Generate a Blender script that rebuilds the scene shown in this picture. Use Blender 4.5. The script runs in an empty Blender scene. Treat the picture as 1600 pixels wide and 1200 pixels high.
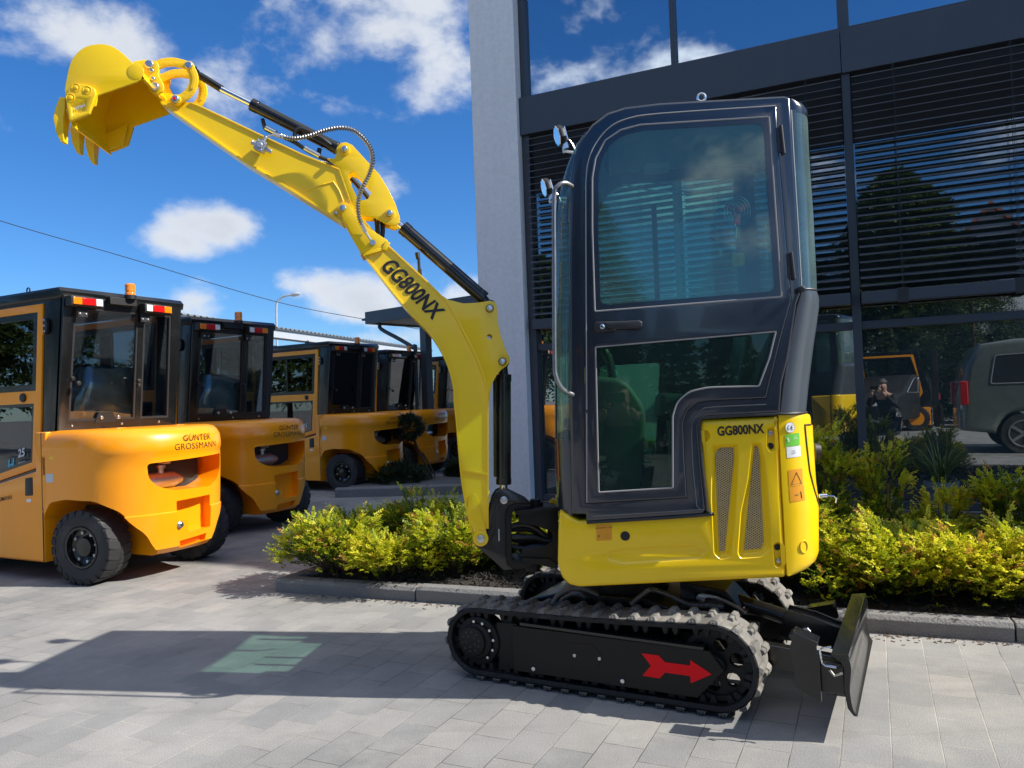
import bpy, bmesh, math, random
import numpy as np
from mathutils import Vector, Matrix
from mathutils.geometry import tessellate_polygon
SC = bpy.context.scene
COL = SC.collection
R = math.radians
random.seed(7)
# ---------------------------------------------------------------- camera
FPX = 1210.0; CAMH = 1.15; PITCH = R(1.23); ROLL = R(2.1)
_r = np.array([1, 0, 0.]); _u = np.array([0, -math.sin(PITCH), math.cos(PITCH)]); FW = np.array([0, math.cos(PITCH), math.sin(PITCH)])
RT = _r*math.cos(ROLL) - _u*math.sin(ROLL); UP = _u*math.cos(ROLL) + _r*math.sin(ROLL)
CP = np.array([0, 0, CAMH])
cd = bpy.data.cameras.new('camera'); cam = bpy.data.objects.new('camera', cd); COL.objects.link(cam)
cd.sensor_width = 36; cd.lens = 36*FPX/1600; cd.clip_start = 0.03; cd.clip_end = 3000
cam.matrix_world = Matrix(((RT[0], UP[0], -FW[0], 0), (RT[1], UP[1], -FW[1], 0), (RT[2], UP[2], -FW[2], CAMH), (0, 0, 0, 1)))
SC.camera = cam
SC.render.resolution_x = 1024; SC.render.resolution_y = 768
SC.render.engine = 'CYCLES'
SC.view_settings.view_transform = 'Standard'; SC.view_settings.look = 'None'
SC.view_settings.exposure = 0.74; SC.view_settings.gamma = 1
SC.cycles.max_bounces = 8; SC.cycles.transparent_max_bounces = 16; SC.cycles.glossy_bounces = 4
SC.cycles.caustics_reflective = False; SC.cycles.caustics_refractive = False
SC.cycles.sample_clamp_indirect = 6

def ray(x, y): return FW + (x-800)/FPX*RT - (y-600)/FPX*UP
def ground(x, y, h=0.0):
    d = ray(x, y); t = (h-CAMH)/d[2]; p = CP + d*t; return (float(p[0]), float(p[1]))
class Fr:
    """a vertical plane standing at (ox, oy): u runs along it, w away from the viewer"""
    def __init__(s, ox, oy, ang):
        a = R(ang); s.o = np.array([ox, oy, 0.]); s.ang = a
        s.u = np.array([math.cos(a), -math.sin(a), 0]); s.w = np.array([math.sin(a), math.cos(a), 0])
    def uz(s, x, y, w=0):
        d = ray(x, y); t = ((s.o + s.w*w - CP) @ s.w)/(d @ s.w); p = CP + d*t - s.o; return (float(p @ s.u), float(p[2]))
    def L(s, pts, w=0): return [s.uz(x, y, w) for x, y in pts]
    def pt(s, u, z, w=0): return s.o + s.u*u + s.w*w + np.array([0, 0, z])
ID = Fr(0, 0, 0)
# ---------------------------------------------------------------- sun and sky
sun_dir = Vector((1.2, -0.195, 1.0)).normalized()
sl = bpy.data.lights.new('sun', 'SUN'); sl.energy = 4.6; sl.angle = R(0.5); sl.color = (1.0, 0.955, 0.88)
so = bpy.data.objects.new('sun', sl); COL.objects.link(so); so.rotation_euler = sun_dir.to_track_quat('Z', 'Y').to_euler()
W_ = bpy.data.worlds.new('World'); SC.world = W_; W_.use_nodes = True
nt = W_.node_tree; nt.nodes.clear(); N = nt.nodes.new; LK = nt.links.new
sky = N('ShaderNodeTexSky'); sky.sky_type = 'NISHITA'; sky.sun_disc = False
sky.sun_elevation = math.asin(sun_dir.z); sky.sun_rotation = math.atan2(sun_dir.x, sun_dir.y)
sky.altitude = 200; sky.air_density = 1.0; sky.dust_density = 0.1; sky.ozone_density = 2.0
hs = N('ShaderNodeHueSaturation'); hs.inputs['Saturation'].default_value = 1.12; hs.inputs['Value'].default_value = 1.0
tn = N('ShaderNodeMix'); tn.data_type = 'RGBA'; tn.blend_type = 'MULTIPLY'; tn.inputs[0].default_value = 1; LK(sky.outputs[0], tn.inputs[6]); tn.inputs[7].default_value = (.42, .575, .80, 1)
LK(tn.outputs[2], hs.inputs['Color'])
tc = N('ShaderNodeTexCoord')
def mth(op, a, b=None, clamp=False):
    n = N('ShaderNodeMath'); n.operation = op; n.use_clamp = clamp
    for i, v in enumerate((a, b)):
        if v is None: continue
        if isinstance(v, (int, float)): n.inputs[i].default_value = v
        else: LK(v, n.inputs[i])
    return n.outputs[0]
noise = N('ShaderNodeTexNoise'); noise.inputs['Scale'].default_value = 8.0; noise.inputs['Detail'].default_value = 10; noise.inputs['Roughness'].default_value = 0.58
noise.inputs['Distortion'].default_value = 0.1
mp = N('ShaderNodeMapping'); mp.inputs['Scale'].default_value = (1, 1, 1.5); LK(tc.outputs['Generated'], mp.inputs['Vector']); LK(mp.outputs[0], noise.inputs['Vector'])
field = None
CL = [(130, 38, 88, 58, 1.1), (30, 72, 36, 16, .5), (215, 80, 30, 24, .4), (600, 22, 165, 72, 1.15), (690, 110, 95, 70, .95), (640, 185, 110, 30, .45), (330, 355, 62, 34, 1.1), (290, 378, 55, 26, .9), (560, 462, 104, 42, 1.15), (665, 430, 50, 30, .9), (700, 470, 90, 35, .9),
      (305, 475, 42, 34, 1.0), (602, 242, 36, 40, .45), (625, 528, 70, 16, .8), (190, 468, 40, 9, .7), (-15, 185, 40, 30, .6), (350, 150, 40, 40, .25)]
for (x, y, rx, ry, k) in CL:
    d = ray(x, y); d = d/np.linalg.norm(d)
    s = N('ShaderNodeVectorMath'); s.operation = 'SUBTRACT'; LK(tc.outputs['Generated'], s.inputs[0]); s.inputs[1].default_value = tuple(d)
    m = N('ShaderNodeVectorMath'); m.operation = 'MULTIPLY'; LK(s.outputs[0], m.inputs[0]); kx = 1210/rx; kz = 1210/ry; m.inputs[1].default_value = (kx, kx, kz)
    l = N('ShaderNodeVectorMath'); l.operation = 'LENGTH'; LK(m.outputs[0], l.inputs[0])
    b = mth('MULTIPLY', mth('SUBTRACT', 1.0, mth('POWER', mth('MULTIPLY', l.outputs['Value'], .82), 1.6)), k)
    field = b if field is None else mth('MAXIMUM', field, b)
sep = N('ShaderNodeSeparateXYZ'); LK(tc.outputs['Generated'], sep.inputs[0])
# unseen clouds added behind the viewer, they brighten the fill light
n2 = N('ShaderNodeTexNoise'); n2.inputs['Scale'].default_value = 2.6; n2.inputs['Detail'].default_value = 2; LK(mp.outputs[0], n2.inputs['Vector'])
back = mth('MULTIPLY', mth('SUBTRACT', n2.outputs['Fac'], .525), 5.0)
isback = mth('MULTIPLY', mth('SUBTRACT', -.02, sep.outputs['Y']), 6.0, True)
back = mth('SUBTRACT', mth('MULTIPLY', mth('ADD', back, 1.2), isback), 1.2)
field = mth('MAXIMUM', field, back)
field = mth('SUBTRACT', field, mth('MULTIPLY', mth('MULTIPLY', mth('SUBTRACT', sep.outputs['Z'], .34), 12.0, True), mth('MULTIPLY', isback, .55)))   # open blue above the added low clouds
over = mth('MULTIPLY', mth('SUBTRACT', sep.outputs['Z'], .60), 8.0, True)      # unseen cloud sheet added overhead for fill light, above the frame
field = mth('MAXIMUM', field, mth('SUBTRACT', mth('MULTIPLY', over, 2.1), 1.2))
dens = mth('ADD', field, mth('MULTIPLY', mth('SUBTRACT', noise.outputs['Fac'], .5), 4.2))
mr = N('ShaderNodeMapRange'); mr.interpolation_type = 'SMOOTHSTEP'; mr.inputs['From Min'].default_value = 0.15; mr.inputs['From Max'].default_value = 1.30
LK(dens, mr.inputs['Value'])
above = mth('MULTIPLY', sep.outputs['Z'], 25.0, True)
cmask = mth('MULTIPLY', mth('MULTIPLY', mr.outputs[0], .95), above)
n3 = N('ShaderNodeTexNoise'); n3.inputs['Scale'].default_value = 9; n3.inputs['Detail'].default_value = 6
sh = N('ShaderNodeMapping'); sh.inputs['Location'].default_value = (0.03, 0, -0.05); LK(tc.outputs['Generated'], sh.inputs['Vector']); LK(sh.outputs[0], n3.inputs['Vector'])
cr = N('ShaderNodeMix'); cr.data_type = 'RGBA'
LK(mth('MULTIPLY', mth('SUBTRACT', mth('ADD', dens, mth('MULTIPLY', n3.outputs['Fac'], 1.4)), 1.5), .42, True), cr.inputs[0])
cr.inputs[6].default_value = (.86, .90, .96, 1); cr.inputs[7].default_value = (.50, .56, .66, 1)
b1 = N('ShaderNodeBackground'); LK(hs.outputs[0], b1.inputs[0]); b1.inputs[1].default_value = 0.115
b2 = N('ShaderNodeBackground'); LK(cr.outputs[2], b2.inputs[0]); LK(mth('ADD', .57, mth('MULTIPLY', isback, .45)), b2.inputs[1])  # added clouds behind the viewer made brighter as fill light
ms = N('ShaderNodeMixShader'); LK(cmask, ms.inputs[0]); LK(b1.outputs[0], ms.inputs[1]); LK(b2.outputs[0], ms.inputs[2])
wo = N('ShaderNodeOutputWorld'); LK(ms.outputs[0], wo.inputs[0])
# ---------------------------------------------------------------- materials
MAT = {}
def mat(name, col, rough=.5, metal=0., coat=0., var=.06, vs=6., bump=0., bs=60., spec=.5, rvar=.08, dust_haze=0., streak=0.):
    m = bpy.data.materials.new(name); m.use_nodes = True; t = m.node_tree; b = t.nodes['Principled BSDF']
    tcn = t.nodes.new('ShaderNodeTexCoord'); n = t.nodes.new('ShaderNodeTexNoise'); n.inputs['Scale'].default_value = vs; n.inputs['Detail'].default_value = 6
    t.links.new(tcn.outputs['Object'], n.inputs['Vector'])
    mx = t.nodes.new('ShaderNodeMix'); mx.data_type = 'RGBA'; c = np.array(col)
    mx.inputs[6].default_value = (*np.clip(c*(1-var), 0, 1), 1); mx.inputs[7].default_value = (*np.clip(c*(1+var), 0, 1), 1)
    t.links.new(n.outputs['Fac'], mx.inputs[0])
    last = mx.outputs[2]
    if dust_haze > 0:
        n2 = t.nodes.new('ShaderNodeTexNoise'); n2.inputs['Scale'].default_value = 3.; n2.inputs['Detail'].default_value = 10; n2.inputs['Roughness'].default_value = .7
        t.links.new(tcn.outputs['Object'], n2.inputs['Vector'])
        r_ = t.nodes.new('ShaderNodeMapRange'); r_.inputs['From Min'].default_value = .48; r_.inputs['From Max'].default_value = .75; r_.inputs['To Max'].default_value = dust_haze; t.links.new(n2.outputs['Fac'], r_.inputs['Value'])
        m2 = t.nodes.new('ShaderNodeMix'); m2.data_type = 'RGBA'; t.links.new(r_.outputs[0], m2.inputs[0]); t.links.new(last, m2.inputs[6]); m2.inputs[7].default_value = (.36, .33, .28, 1); last = m2.outputs[2]
    if streak > 0:      # faint rain streaks running down
        mpn = t.nodes.new('ShaderNodeMapping'); mpn.inputs['Scale'].default_value = (9, 9, .35); t.links.new(tcn.outputs['Object'], mpn.inputs['Vector']); n2 = t.nodes.new('ShaderNodeTexNoise'); n2.inputs['Scale'].default_value = 1.6; n2.inputs['Detail'].default_value = 7; t.links.new(mpn.outputs[0], n2.inputs['Vector'])
        r_ = t.nodes.new('ShaderNodeMapRange'); r_.inputs['From Min'].default_value = .45; r_.inputs['From Max'].default_value = .75; r_.inputs['To Max'].default_value = streak; t.links.new(n2.outputs['Fac'], r_.inputs['Value'])
        m2 = t.nodes.new('ShaderNodeMix'); m2.data_type = 'RGBA'; t.links.new(r_.outputs[0], m2.inputs[0]); t.links.new(last, m2.inputs[6]); m2.inputs[7].default_value = (*(c*.55+.03), 1); last = m2.outputs[2]
    t.links.new(last, b.inputs['Base Color'])
    rr = t.nodes.new('ShaderNodeMapRange'); rr.inputs['To Min'].default_value = max(.02, rough-rvar); rr.inputs['To Max'].default_value = min(1, rough+rvar)
    t.links.new(n.outputs['Fac'], rr.inputs['Value']); t.links.new(rr.outputs[0], b.inputs['Roughness'])
    b.inputs['Metallic'].default_value = metal; b.inputs['Coat Weight'].default_value = coat; b.inputs['Coat Roughness'].default_value = .06
    b.inputs['Specular IOR Level'].default_value = spec
    if bump:
        n3 = t.nodes.new('ShaderNodeTexNoise'); n3.inputs['Scale'].default_value = bs; n3.inputs['Detail'].default_value = 4; t.links.new(tcn.outputs['Object'], n3.inputs['Vector'])
        bp = t.nodes.new('ShaderNodeBump'); bp.inputs['Strength'].default_value = bump; bp.inputs['Distance'].default_value = .01; t.links.new(n3.outputs['Fac'], bp.inputs['Height']); t.links.new(bp.outputs[0], b.inputs['Normal'])
    MAT[name] = m; return m
def glass(name, tint, refl=.08, rough=0., ior=1.5, scale=1.0, dust_haze=0.):
    m = bpy.data.materials.new(name); m.use_nodes = True; t = m.node_tree; t.nodes.clear()
    o = t.nodes.new('ShaderNodeOutputMaterial'); tr = t.nodes.new('ShaderNodeBsdfTransparent'); tr.inputs[0].default_value = (*tint, 1)
    g = t.nodes.new('ShaderNodeBsdfGlossy'); g.inputs['Roughness'].default_value = rough; g.inputs[0].default_value = (.92, .97, 1, 1)
    fr = t.nodes.new('ShaderNodeFresnel'); fr.inputs[0].default_value = ior
    mm = t.nodes.new('ShaderNodeMath'); mm.operation = 'MULTIPLY_ADD'; mm.inputs[1].default_value = scale; mm.inputs[2].default_value = refl; mm.use_clamp = True; t.links.new(fr.outputs[0], mm.inputs[0])
    mx = t.nodes.new('ShaderNodeMixShader'); t.links.new(mm.outputs[0], mx.inputs[0]); t.links.new(tr.outputs[0], mx.inputs[1]); t.links.new(g.outputs[0], mx.inputs[2]); lastg = mx.outputs[0]
    if dust_haze > 0:     # teal film: dust plus a bright haze put into the pane colour
        df = t.nodes.new('ShaderNodeBsdfDiffuse'); df.inputs[0].default_value = (.50, .76, .74, 1); tcn = t.nodes.new('ShaderNodeTexCoord'); n = t.nodes.new('ShaderNodeTexNoise'); n.inputs['Scale'].default_value = 5; n.inputs['Detail'].default_value = 8; t.links.new(tcn.outputs['Object'], n.inputs['Vector'])
        r_ = t.nodes.new('ShaderNodeMapRange'); r_.inputs['From Min'].default_value = .3; r_.inputs['From Max'].default_value = .75; r_.inputs['To Min'].default_value = dust_haze*.7; r_.inputs['To Max'].default_value = dust_haze*1.4; t.links.new(n.outputs['Fac'], r_.inputs['Value'])
        m2 = t.nodes.new('ShaderNodeMixShader'); t.links.new(r_.outputs[0], m2.inputs[0]); t.links.new(lastg, m2.inputs[1]); t.links.new(df.outputs[0], m2.inputs[2]); lastg = m2.outputs[0]
    t.links.new(lastg, o.inputs[0])
    MAT[name] = m; return m
mat('yellow', (.96, .62, .002), .32, coat=.3, var=.04, bump=.03, bs=25)
mat('yellow_cast', (.93, .57, .003), .40, coat=.2, var=.06, bump=.10, bs=90)
mat('orange', (.97, .335, .002), .32, coat=.3, var=.04, bump=.03, bs=12)
mat('slate_paint', (.013, .020, .032), .24, coat=.6, var=.1, bump=.04, bs=14, spec=.7)
mat('slate_light', (.070, .085, .10), .32, coat=.5, var=.08, bump=.04, bs=10)
mat('black_paint', (.007, .0075, .008), .25, coat=.3, var=.15, bump=.06, bs=18, dust_haze=.03)
mat('black_matt', (.012, .0115, .011), .5, var=.12, bump=.05, bs=30, spec=.25)
mat('black_plate', (.012, .011, .0095), .42, var=.1, bump=.05, bs=14, spec=.25)
mat('rubber', (.022, .022, .024), .62, var=.25, bump=.35, bs=120, dust_haze=.22)
mat('rubber_side', (.011, .011, .012), .55, var=.3, bump=.3, bs=120, dust_haze=.10, spec=.3)
mat('rubber_dusty', (.15, .143, .13), .8, var=.45, bump=.5, bs=150, dust_haze=1.0, spec=.2)
mat('hose', (.014, .014, .015), .45, var=.1)
mat('coil', (.36, .36, .36), .30, metal=.9, var=.2, vs=60)
mat('steel', (.62, .63, .64), .30, metal=1, var=.15, vs=40)
mat('chrome', (.85, .86, .88), .07, metal=1, var=.02)
mat('alu', (.50, .51, .53), .42, metal=.8, var=.1, vs=50)
mat('zinc', (.55, .52, .42), .38, metal=.9, var=.15, vs=60)
mat('seal_highlight', (.30, .29, .28), .42, var=.1, spec=.5)  # rubber seal in light grey, its edge reflections put into the colour
mat('seal_dark', (.02, .02, .021), .5, var=.1)
mat('ink', (.012, .012, .012), .5, var=.05)
mat('red', (.82, .006, .012), .5, var=.05, spec=.2)
mat('white', (.80, .80, .78), .45, var=.03)
mat('green_label', (.16, .55, .05), .4, var=.04)
mat('orange_label', (.80, .33, .015), .45, var=.04)
mat('blue_label', (.02, .35, .55), .4)
mat('silver_label', (.55, .57, .6), .4)
mat('amber', (.85, .22, .005), .18, coat=.8, var=.2, vs=30)
mat('red_lens', (.55, .008, .008), .15, coat=.9, var=.3, vs=40)
mat('clear_lens', (.75, .75, .75), .15, coat=.9, var=.2, vs=40)
mat('plastic_wrap', (.42, .45, .46), .15, coat=1, var=.5, vs=14, bump=1.0, bs=16)
mat('anthracite', (.046, .056, .068), .40, var=.08, vs=3, bump=.03, bs=8, streak=.3)
mat('slat', (.12, .13, .14), .45, var=.12, vs=3)
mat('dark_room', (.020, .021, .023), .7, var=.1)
mat('room_wall', (.14, .14, .14), .7, var=.1)
mat('plaster', (.80, .79, .76), .9, var=.13, vs=22, bump=.55, bs=150, spec=.2, streak=.12)
mat('white_wall', (.70, .70, .69), .85, var=.05)
mat('tile', (.34, .10, .06), .75, var=.2, vs=12, bump=.4, bs=30)
mat('kerb', (.19, .185, .18), .9, var=.22, vs=14, bump=.6, bs=90)
mat('soil', (.030, .026, .022), .95, var=.5, vs=60, bump=1, bs=80)
mat('gravel', (.13, .13, .13), .95, var=.5, vs=70, bump=1, bs=90)
mat('bark', (.10, .065, .04), .9, var=.3, vs=20, bump=.6, bs=60)
mat('rail_metal', (.26, .26, .26), .38, metal=.9, var=.15, vs=40)
mat('tan', (.74, .56, .26), .45, metal=.5, var=.15, vs=60)
mat('pot', (.13, .15, .155), .6, var=.08)
mat('van_paint', (.16, .19, .18), .28, coat=.7, var=.03)
mat('galv', (.50, .52, .54), .5, metal=.4, var=.06)
mat('skin', (.52, .30, .22), .5, var=.05)
mat('jacket', (.012, .013, .016), .8, var=.2)
mat('jeans', (.05, .06, .09), .85, var=.15)
mat('hair', (.10, .09, .085), .7, var=.2)
mat('seat_vinyl', (.035, .05, .048), .4, var=.15)
mat('console', (.10, .11, .11), .6, var=.15)
mat('headliner', (.26, .30, .31), .8, var=.05)
glass('cab_glass', (.70, .95, .88), .03, scale=.75, dust_haze=.07)
glass('green_glass', (.42, .66, .53), .04, scale=1.2, dust_haze=.12)
glass('dark_glass', (.50, .76, .62), .0, scale=.7, dust_haze=.02)
glass('lift_glass', (.82, .85, .86), .05, scale=1.0)
glass('facade_glass', (.30, .34, .36), .20, scale=1.2, dust_haze=.035)
glass('upper_glass', (.42, .52, .62), .50, scale=1.3)
glass('wrap', (.75, .78, .8), .18, rough=.14, scale=2.8, dust_haze=.42)
def leafmat(name, stops, rough=.5, trans=.35):
    """colour picked per shoot from the 'shoot' attribute"""
    m = bpy.data.materials.new(name); m.use_nodes = True; t = m.node_tree; b = t.nodes['Principled BSDF']; out = t.nodes['Material Output']
    a = t.nodes.new('ShaderNodeAttribute'); a.attribute_name = 'shoot'
    cr_ = t.nodes.new('ShaderNodeValToRGB'); e = cr_.color_ramp.elements
    while len(e) < len(stops): e.new(.5)
    for i, (p, c) in enumerate(stops): e[i].position = p; e[i].color = (*c, 1)
    t.links.new(a.outputs['Fac'], cr_.inputs[0]); t.links.new(cr_.outputs[0], b.inputs['Base Color']); b.inputs['Roughness'].default_value = rough
    tl = t.nodes.new('ShaderNodeBsdfTranslucent'); t.links.new(cr_.outputs[0], tl.inputs[0]); mx = t.nodes.new('ShaderNodeMixShader'); mx.inputs[0].default_value = trans
    t.links.new(b.outputs[0], mx.inputs[1]); t.links.new(tl.outputs[0], mx.inputs[2]); t.links.new(mx.outputs[0], out.inputs['Surface']); MAT[name] = m
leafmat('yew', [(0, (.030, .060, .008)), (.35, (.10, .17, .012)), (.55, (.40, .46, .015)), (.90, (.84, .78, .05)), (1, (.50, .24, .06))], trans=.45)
leafmat('dark_leaf', [(0, (.010, .022, .010)), (.6, (.025, .050, .018)), (1, (.05, .085, .03))], trans=.2)
leafmat('thuja_leaf', [(0, (.030, .055, .015)), (.6, (.075, .12, .03)), (1, (.13, .19, .045))], trans=.3)
leafmat('grass_leaf', [(0, (.05, .09, .02)), (1, (.20, .26, .08))])
# ---------------------------------------------------------------- builders
ORG = [np.zeros(3)]
SEP = {'bolt', 'pivot_pin', 'pin_bolt', 'ear_pin', 'hinge_bolt', 'socket_bolt', 'cover_bolt', 'wheel_nut', 'window_latch', 'latch_knob', 'frame_bolt', 'bracket_bolt', 'pin_boss', 'link_pin', 'rail_clip', 'cutter_bolt', 'rod_eye', 'cylinder_eye', 'swing_pin', 'white_window_board', 'socket_hole_shade', 'retaining_clip', 'spring_guarded_hose', 'hose', 'hose_fitting', 'cylinder_hose', 'hinge_tab', 'fork', 'travel_lever', 'hose_bundle', 'blade_bracket', 'blade_arm', 'roof_rail', 'pin_bush', 'ladder_cord', 'mullion', 'boom_foot', 'house_bracket', 'door_strip', 'lens', 'mast', 'key', 'cylinder_mount', 'boom_nose_plate'}
def area2(p): return sum(p[i][0]*p[(i+1) % len(p)][1]-p[(i+1) % len(p)][0]*p[i][1] for i in range(len(p)))/2
def ccw(p): return list(p) if area2(p) > 0 else list(reversed(p))
def offset(p, d):
    """inset (d>0) of a ccw polygon"""
    o = []; n = len(p)
    for i in range(n):
        a, b, c = p[i-1], p[i], p[(i+1) % n]
        e1 = (b[0]-a[0], b[1]-a[1]); e2 = (c[0]-b[0], c[1]-b[1]); l1 = math.hypot(*e1) or 1e-9; l2 = math.hypot(*e2) or 1e-9
        n1 = (-e1[1]/l1, e1[0]/l1); n2 = (-e2[1]/l2, e2[0]/l2); k = 1+n1[0]*n2[0]+n1[1]*n2[1]; k = max(k, .35)
        o.append((b[0]+(n1[0]+n2[0])/k*d, b[1]+(n1[1]+n2[1])/k*d))
    return o
def rnd(p, r, n=5):
    """round every corner of polygon p (r: one radius or one per corner)"""
    o = []; m = len(p)
    for i in range(m):
        a, b, c = np.array(p[i-1]), np.array(p[i]), np.array(p[(i+1) % m]); rr = r[i] if isinstance(r, (list, tuple)) else r
        d1 = a-b; d2 = c-b; l1 = np.linalg.norm(d1); l2 = np.linalg.norm(d2)
        if rr <= 0 or l1 < 1e-6 or l2 < 1e-6: o.append(tuple(b)); continue
        d1 /= l1; d2 /= l2; k = min(rr, l1*.45, l2*.45); s = b+d1*k; e = b+d2*k
        for j in range(n+1):
            t = j/n; q = (1-t)**2*s+2*t*(1-t)*b+t*t*e; o.append((float(q[0]), float(q[1])))
    return o
def smooth(p, n=4, closed=False):
    P = [np.array(q, float) for q in p]; o = []; m = len(P); rng = range(m if closed else m-1)
    for i in rng:
        p0 = P[(i-1) % m] if closed or i > 0 else P[i]; p1 = P[i]; p2 = P[(i+1) % m]; p3 = P[(i+2) % m] if closed or i+2 < m else p2
        for j in range(n):
            t = j/n; o.append(tuple(.5*((2*p1)+(-p0+p2)*t+(2*p0-5*p1+4*p2-p3)*t*t+(-p0+3*p1-3*p2+p3)*t**3)))
    if not closed: o.append(tuple(P[-1]))
    return o
class MB:
    def __init__(s, fr=ID): s.v = []; s.f = []; s.fr = fr
    def add(s, vs, fs):
        k = len(s.v); s.v += [tuple(map(float, q)) for q in vs]; s.f += [tuple(i+k for i in f) for f in fs]; return s
    def P(s, u, z, w): return s.fr.pt(u, z, w)
    def box(s, u0, u1, w0, w1, z0, z1):
        vs = [s.P(u, z, w) for u in (u0, u1) for w in (w0, w1) for z in (z0, z1)]
        return s.add(vs, [(0, 1, 3, 2), (4, 6, 7, 5), (0, 4, 5, 1), (2, 3, 7, 6), (0, 2, 6, 4), (1, 5, 7, 3)])
    def obox(s, c, ax, ay, az):
        c, ax, ay, az = map(np.array, (c, ax, ay, az)); vs = [c+ax*i+ay*j+az*k for i in (-1, 1) for j in (-1, 1) for k in (-1, 1)]
        return s.add(vs, [(0, 1, 3, 2), (4, 6, 7, 5), (0, 4, 5, 1), (2, 3, 7, 6), (0, 2, 6, 4), (1, 5, 7, 3)])
    def prism(s, poly, w0, w1, r=0., holes=(), n=3, rec=(), r1=None):
        """plate with outline poly between depths w0 (near) and w1; r rounds the near edge; holes go through; rec = [(poly, depth, inset)] are pockets in the near face"""
        poly = ccw(poly); r1 = r if r1 is None else r1
        rings = []
        if r > 0:
            for i in range(n+1):
                a = i/n*math.pi/2; rings.append((offset(poly, r*(1-math.sin(a))), w0+r*(1-math.cos(a))))
        else: rings.append((poly, w0))
        if r1 > 0:
            for i in range(n+1):
                a = i/n*math.pi/2; rings.append((offset(poly, r1*(1-math.cos(a))), w1-r1*(1-math.sin(a))))
        else: rings.append((poly, w1))
        m = len(poly); vs = []; fs = []
        for pl, w in rings: vs += [s.P(u, z, w) for u, z in pl]
        for k in range(len(rings)-1):
            for i in range(m): j = (i+1) % m; fs.append((k*m+i, (k+1)*m+i, (k+1)*m+j, k*m+j)[::-1])
        s.add(vs, fs)
        hs_ = [ccw(h) for h in holes]; rc = [(ccw(h), d, i) for h, d, i in rec]
        def cap(base, w, hl, flip):
            loops = [base]+hl; flat = [q for l in loops for q in l]
            tri = tessellate_polygon([[Vector((a, b, 0)) for a, b in l] for l in loops])
            fs2 = []
            for t in tri:
                a, b, c = (flat[i] for i in t); sg = (b[0]-a[0])*(c[1]-a[1])-(c[0]-a[0])*(b[1]-a[1])
                if abs(sg) < 1e-14: continue
                up_ = sg > 0
                fs2.append(tuple(t) if up_ != flip else tuple(t)[::-1])
            s.add([s.P(u, z, w) for u, z in flat], fs2)
        if not hs_ and not rc:
            cap(rings[0][0], rings[0][1], [], False); cap(rings[-1][0], rings[-1][1], [], True)
        else:
            cap(rings[0][0], rings[0][1], hs_+[h for h, _, _ in rc], False); cap(rings[-1][0], rings[-1][1], hs_, True)
        wa, wb = rings[0][1], rings[-1][1]
        for h in hs_:
            k = len(h); s.add([s.P(u, z, wa) for u, z in h]+[s.P(u, z, wb) for u, z in h], [(i, (i+1) % k, k+(i+1) % k, k+i) for i in range(k)])
        for h, d, ins in rc:
            k = len(h); rr = []
            for i in range(4):
                t = i/3; rr.append((offset(h, ins*t), wa+d*(t*t*(3-2*t))))
            vs = [s.P(u, z, w) for pl, w in rr for u, z in pl]; s.add(vs, [(q*k+i, q*k+(i+1) % k, (q+1)*k+(i+1) % k, (q+1)*k+i) for q in range(3) for i in range(k)])
            cap(rr[-1][0], rr[-1][1], [], False)
        return s
    def tube(s, pts, r, n=10, cap=True, rf=None):
        pts = [np.array(p, float) for p in pts]; m = len(pts); prev = None; vs = []
        for i, p in enumerate(pts):
            t = pts[min(i+1, m-1)]-pts[max(i-1, 0)]; t = t/(np.linalg.norm(t)+1e-12)
            if prev is None:
                a = np.array([0, 0, 1.]) if abs(t[2]) < .9 else np.array([1., 0, 0]); x = np.cross(t, a)
            else: x = prev-t*(prev @ t)
            x /= np.linalg.norm(x)+1e-12; y = np.cross(t, x); prev = x
            rr = rf(i) if rf else (r[i] if isinstance(r, (list, tuple)) else r)
            for j in range(n): a = 2*math.pi*j/n; vs.append(p+x*math.cos(a)*rr+y*math.sin(a)*rr)
        fs = [(i*n+j, i*n+(j+1) % n, (i+1)*n+(j+1) % n, (i+1)*n+j) for i in range(m-1) for j in range(n)]
        if cap: fs += [tuple(range(n))[::-1], tuple((m-1)*n+j for j in range(n))]
        return s.add(vs, fs)
    def cyl(s, p0, p1, r, r2=None, n=24): return s.tube([p0, p1], [r, r if r2 is None else r2], n)
    def ring(s, pts, r, n=6):
        """closed tube"""
        pts = [np.array(p, float) for p in pts]; m = len(pts); vs = []
        c = sum(pts)/m; nrm = np.cross(pts[0]-c, pts[m//4]-c); nrm /= np.linalg.norm(nrm)+1e-12
        for i in range(m):
            t = pts[(i+1) % m]-pts[i-1]; t /= np.linalg.norm(t)+1e-12; x = np.cross(t, nrm); x /= np.linalg.norm(x)+1e-12
            for j in range(n): a = 2*math.pi*j/n; vs.append(pts[i]+x*math.cos(a)*r+nrm*math.sin(a)*r)
        return s.add(vs, [(i*n+j, i*n+(j+1) % n, ((i+1) % m)*n+(j+1) % n, ((i+1) % m)*n+j) for i in range(m) for j in range(n)])
    def grid(s, rows, closed=False):
        """surface through rows of points"""
        m = len(rows[0]); vs = [p for r_ in rows for p in r_]; k = m if closed else m-1
        return s.add(vs, [(i*m+j, i*m+(j+1) % m, (i+1)*m+(j+1) % m, (i+1)*m+j) for i in range(len(rows)-1) for j in range(k)])
    def disc(s, c, r, w0, w1, n=28, bev=.0):
        """short cylinder whose axis runs into the depth of the frame; c=(u,z)"""
        p = [(c[0]+r*math.cos(2*math.pi*i/n), c[1]+r*math.sin(2*math.pi*i/n)) for i in range(n)]
        return s.prism(p, w0, w1, r=bev, r1=0)
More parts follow.
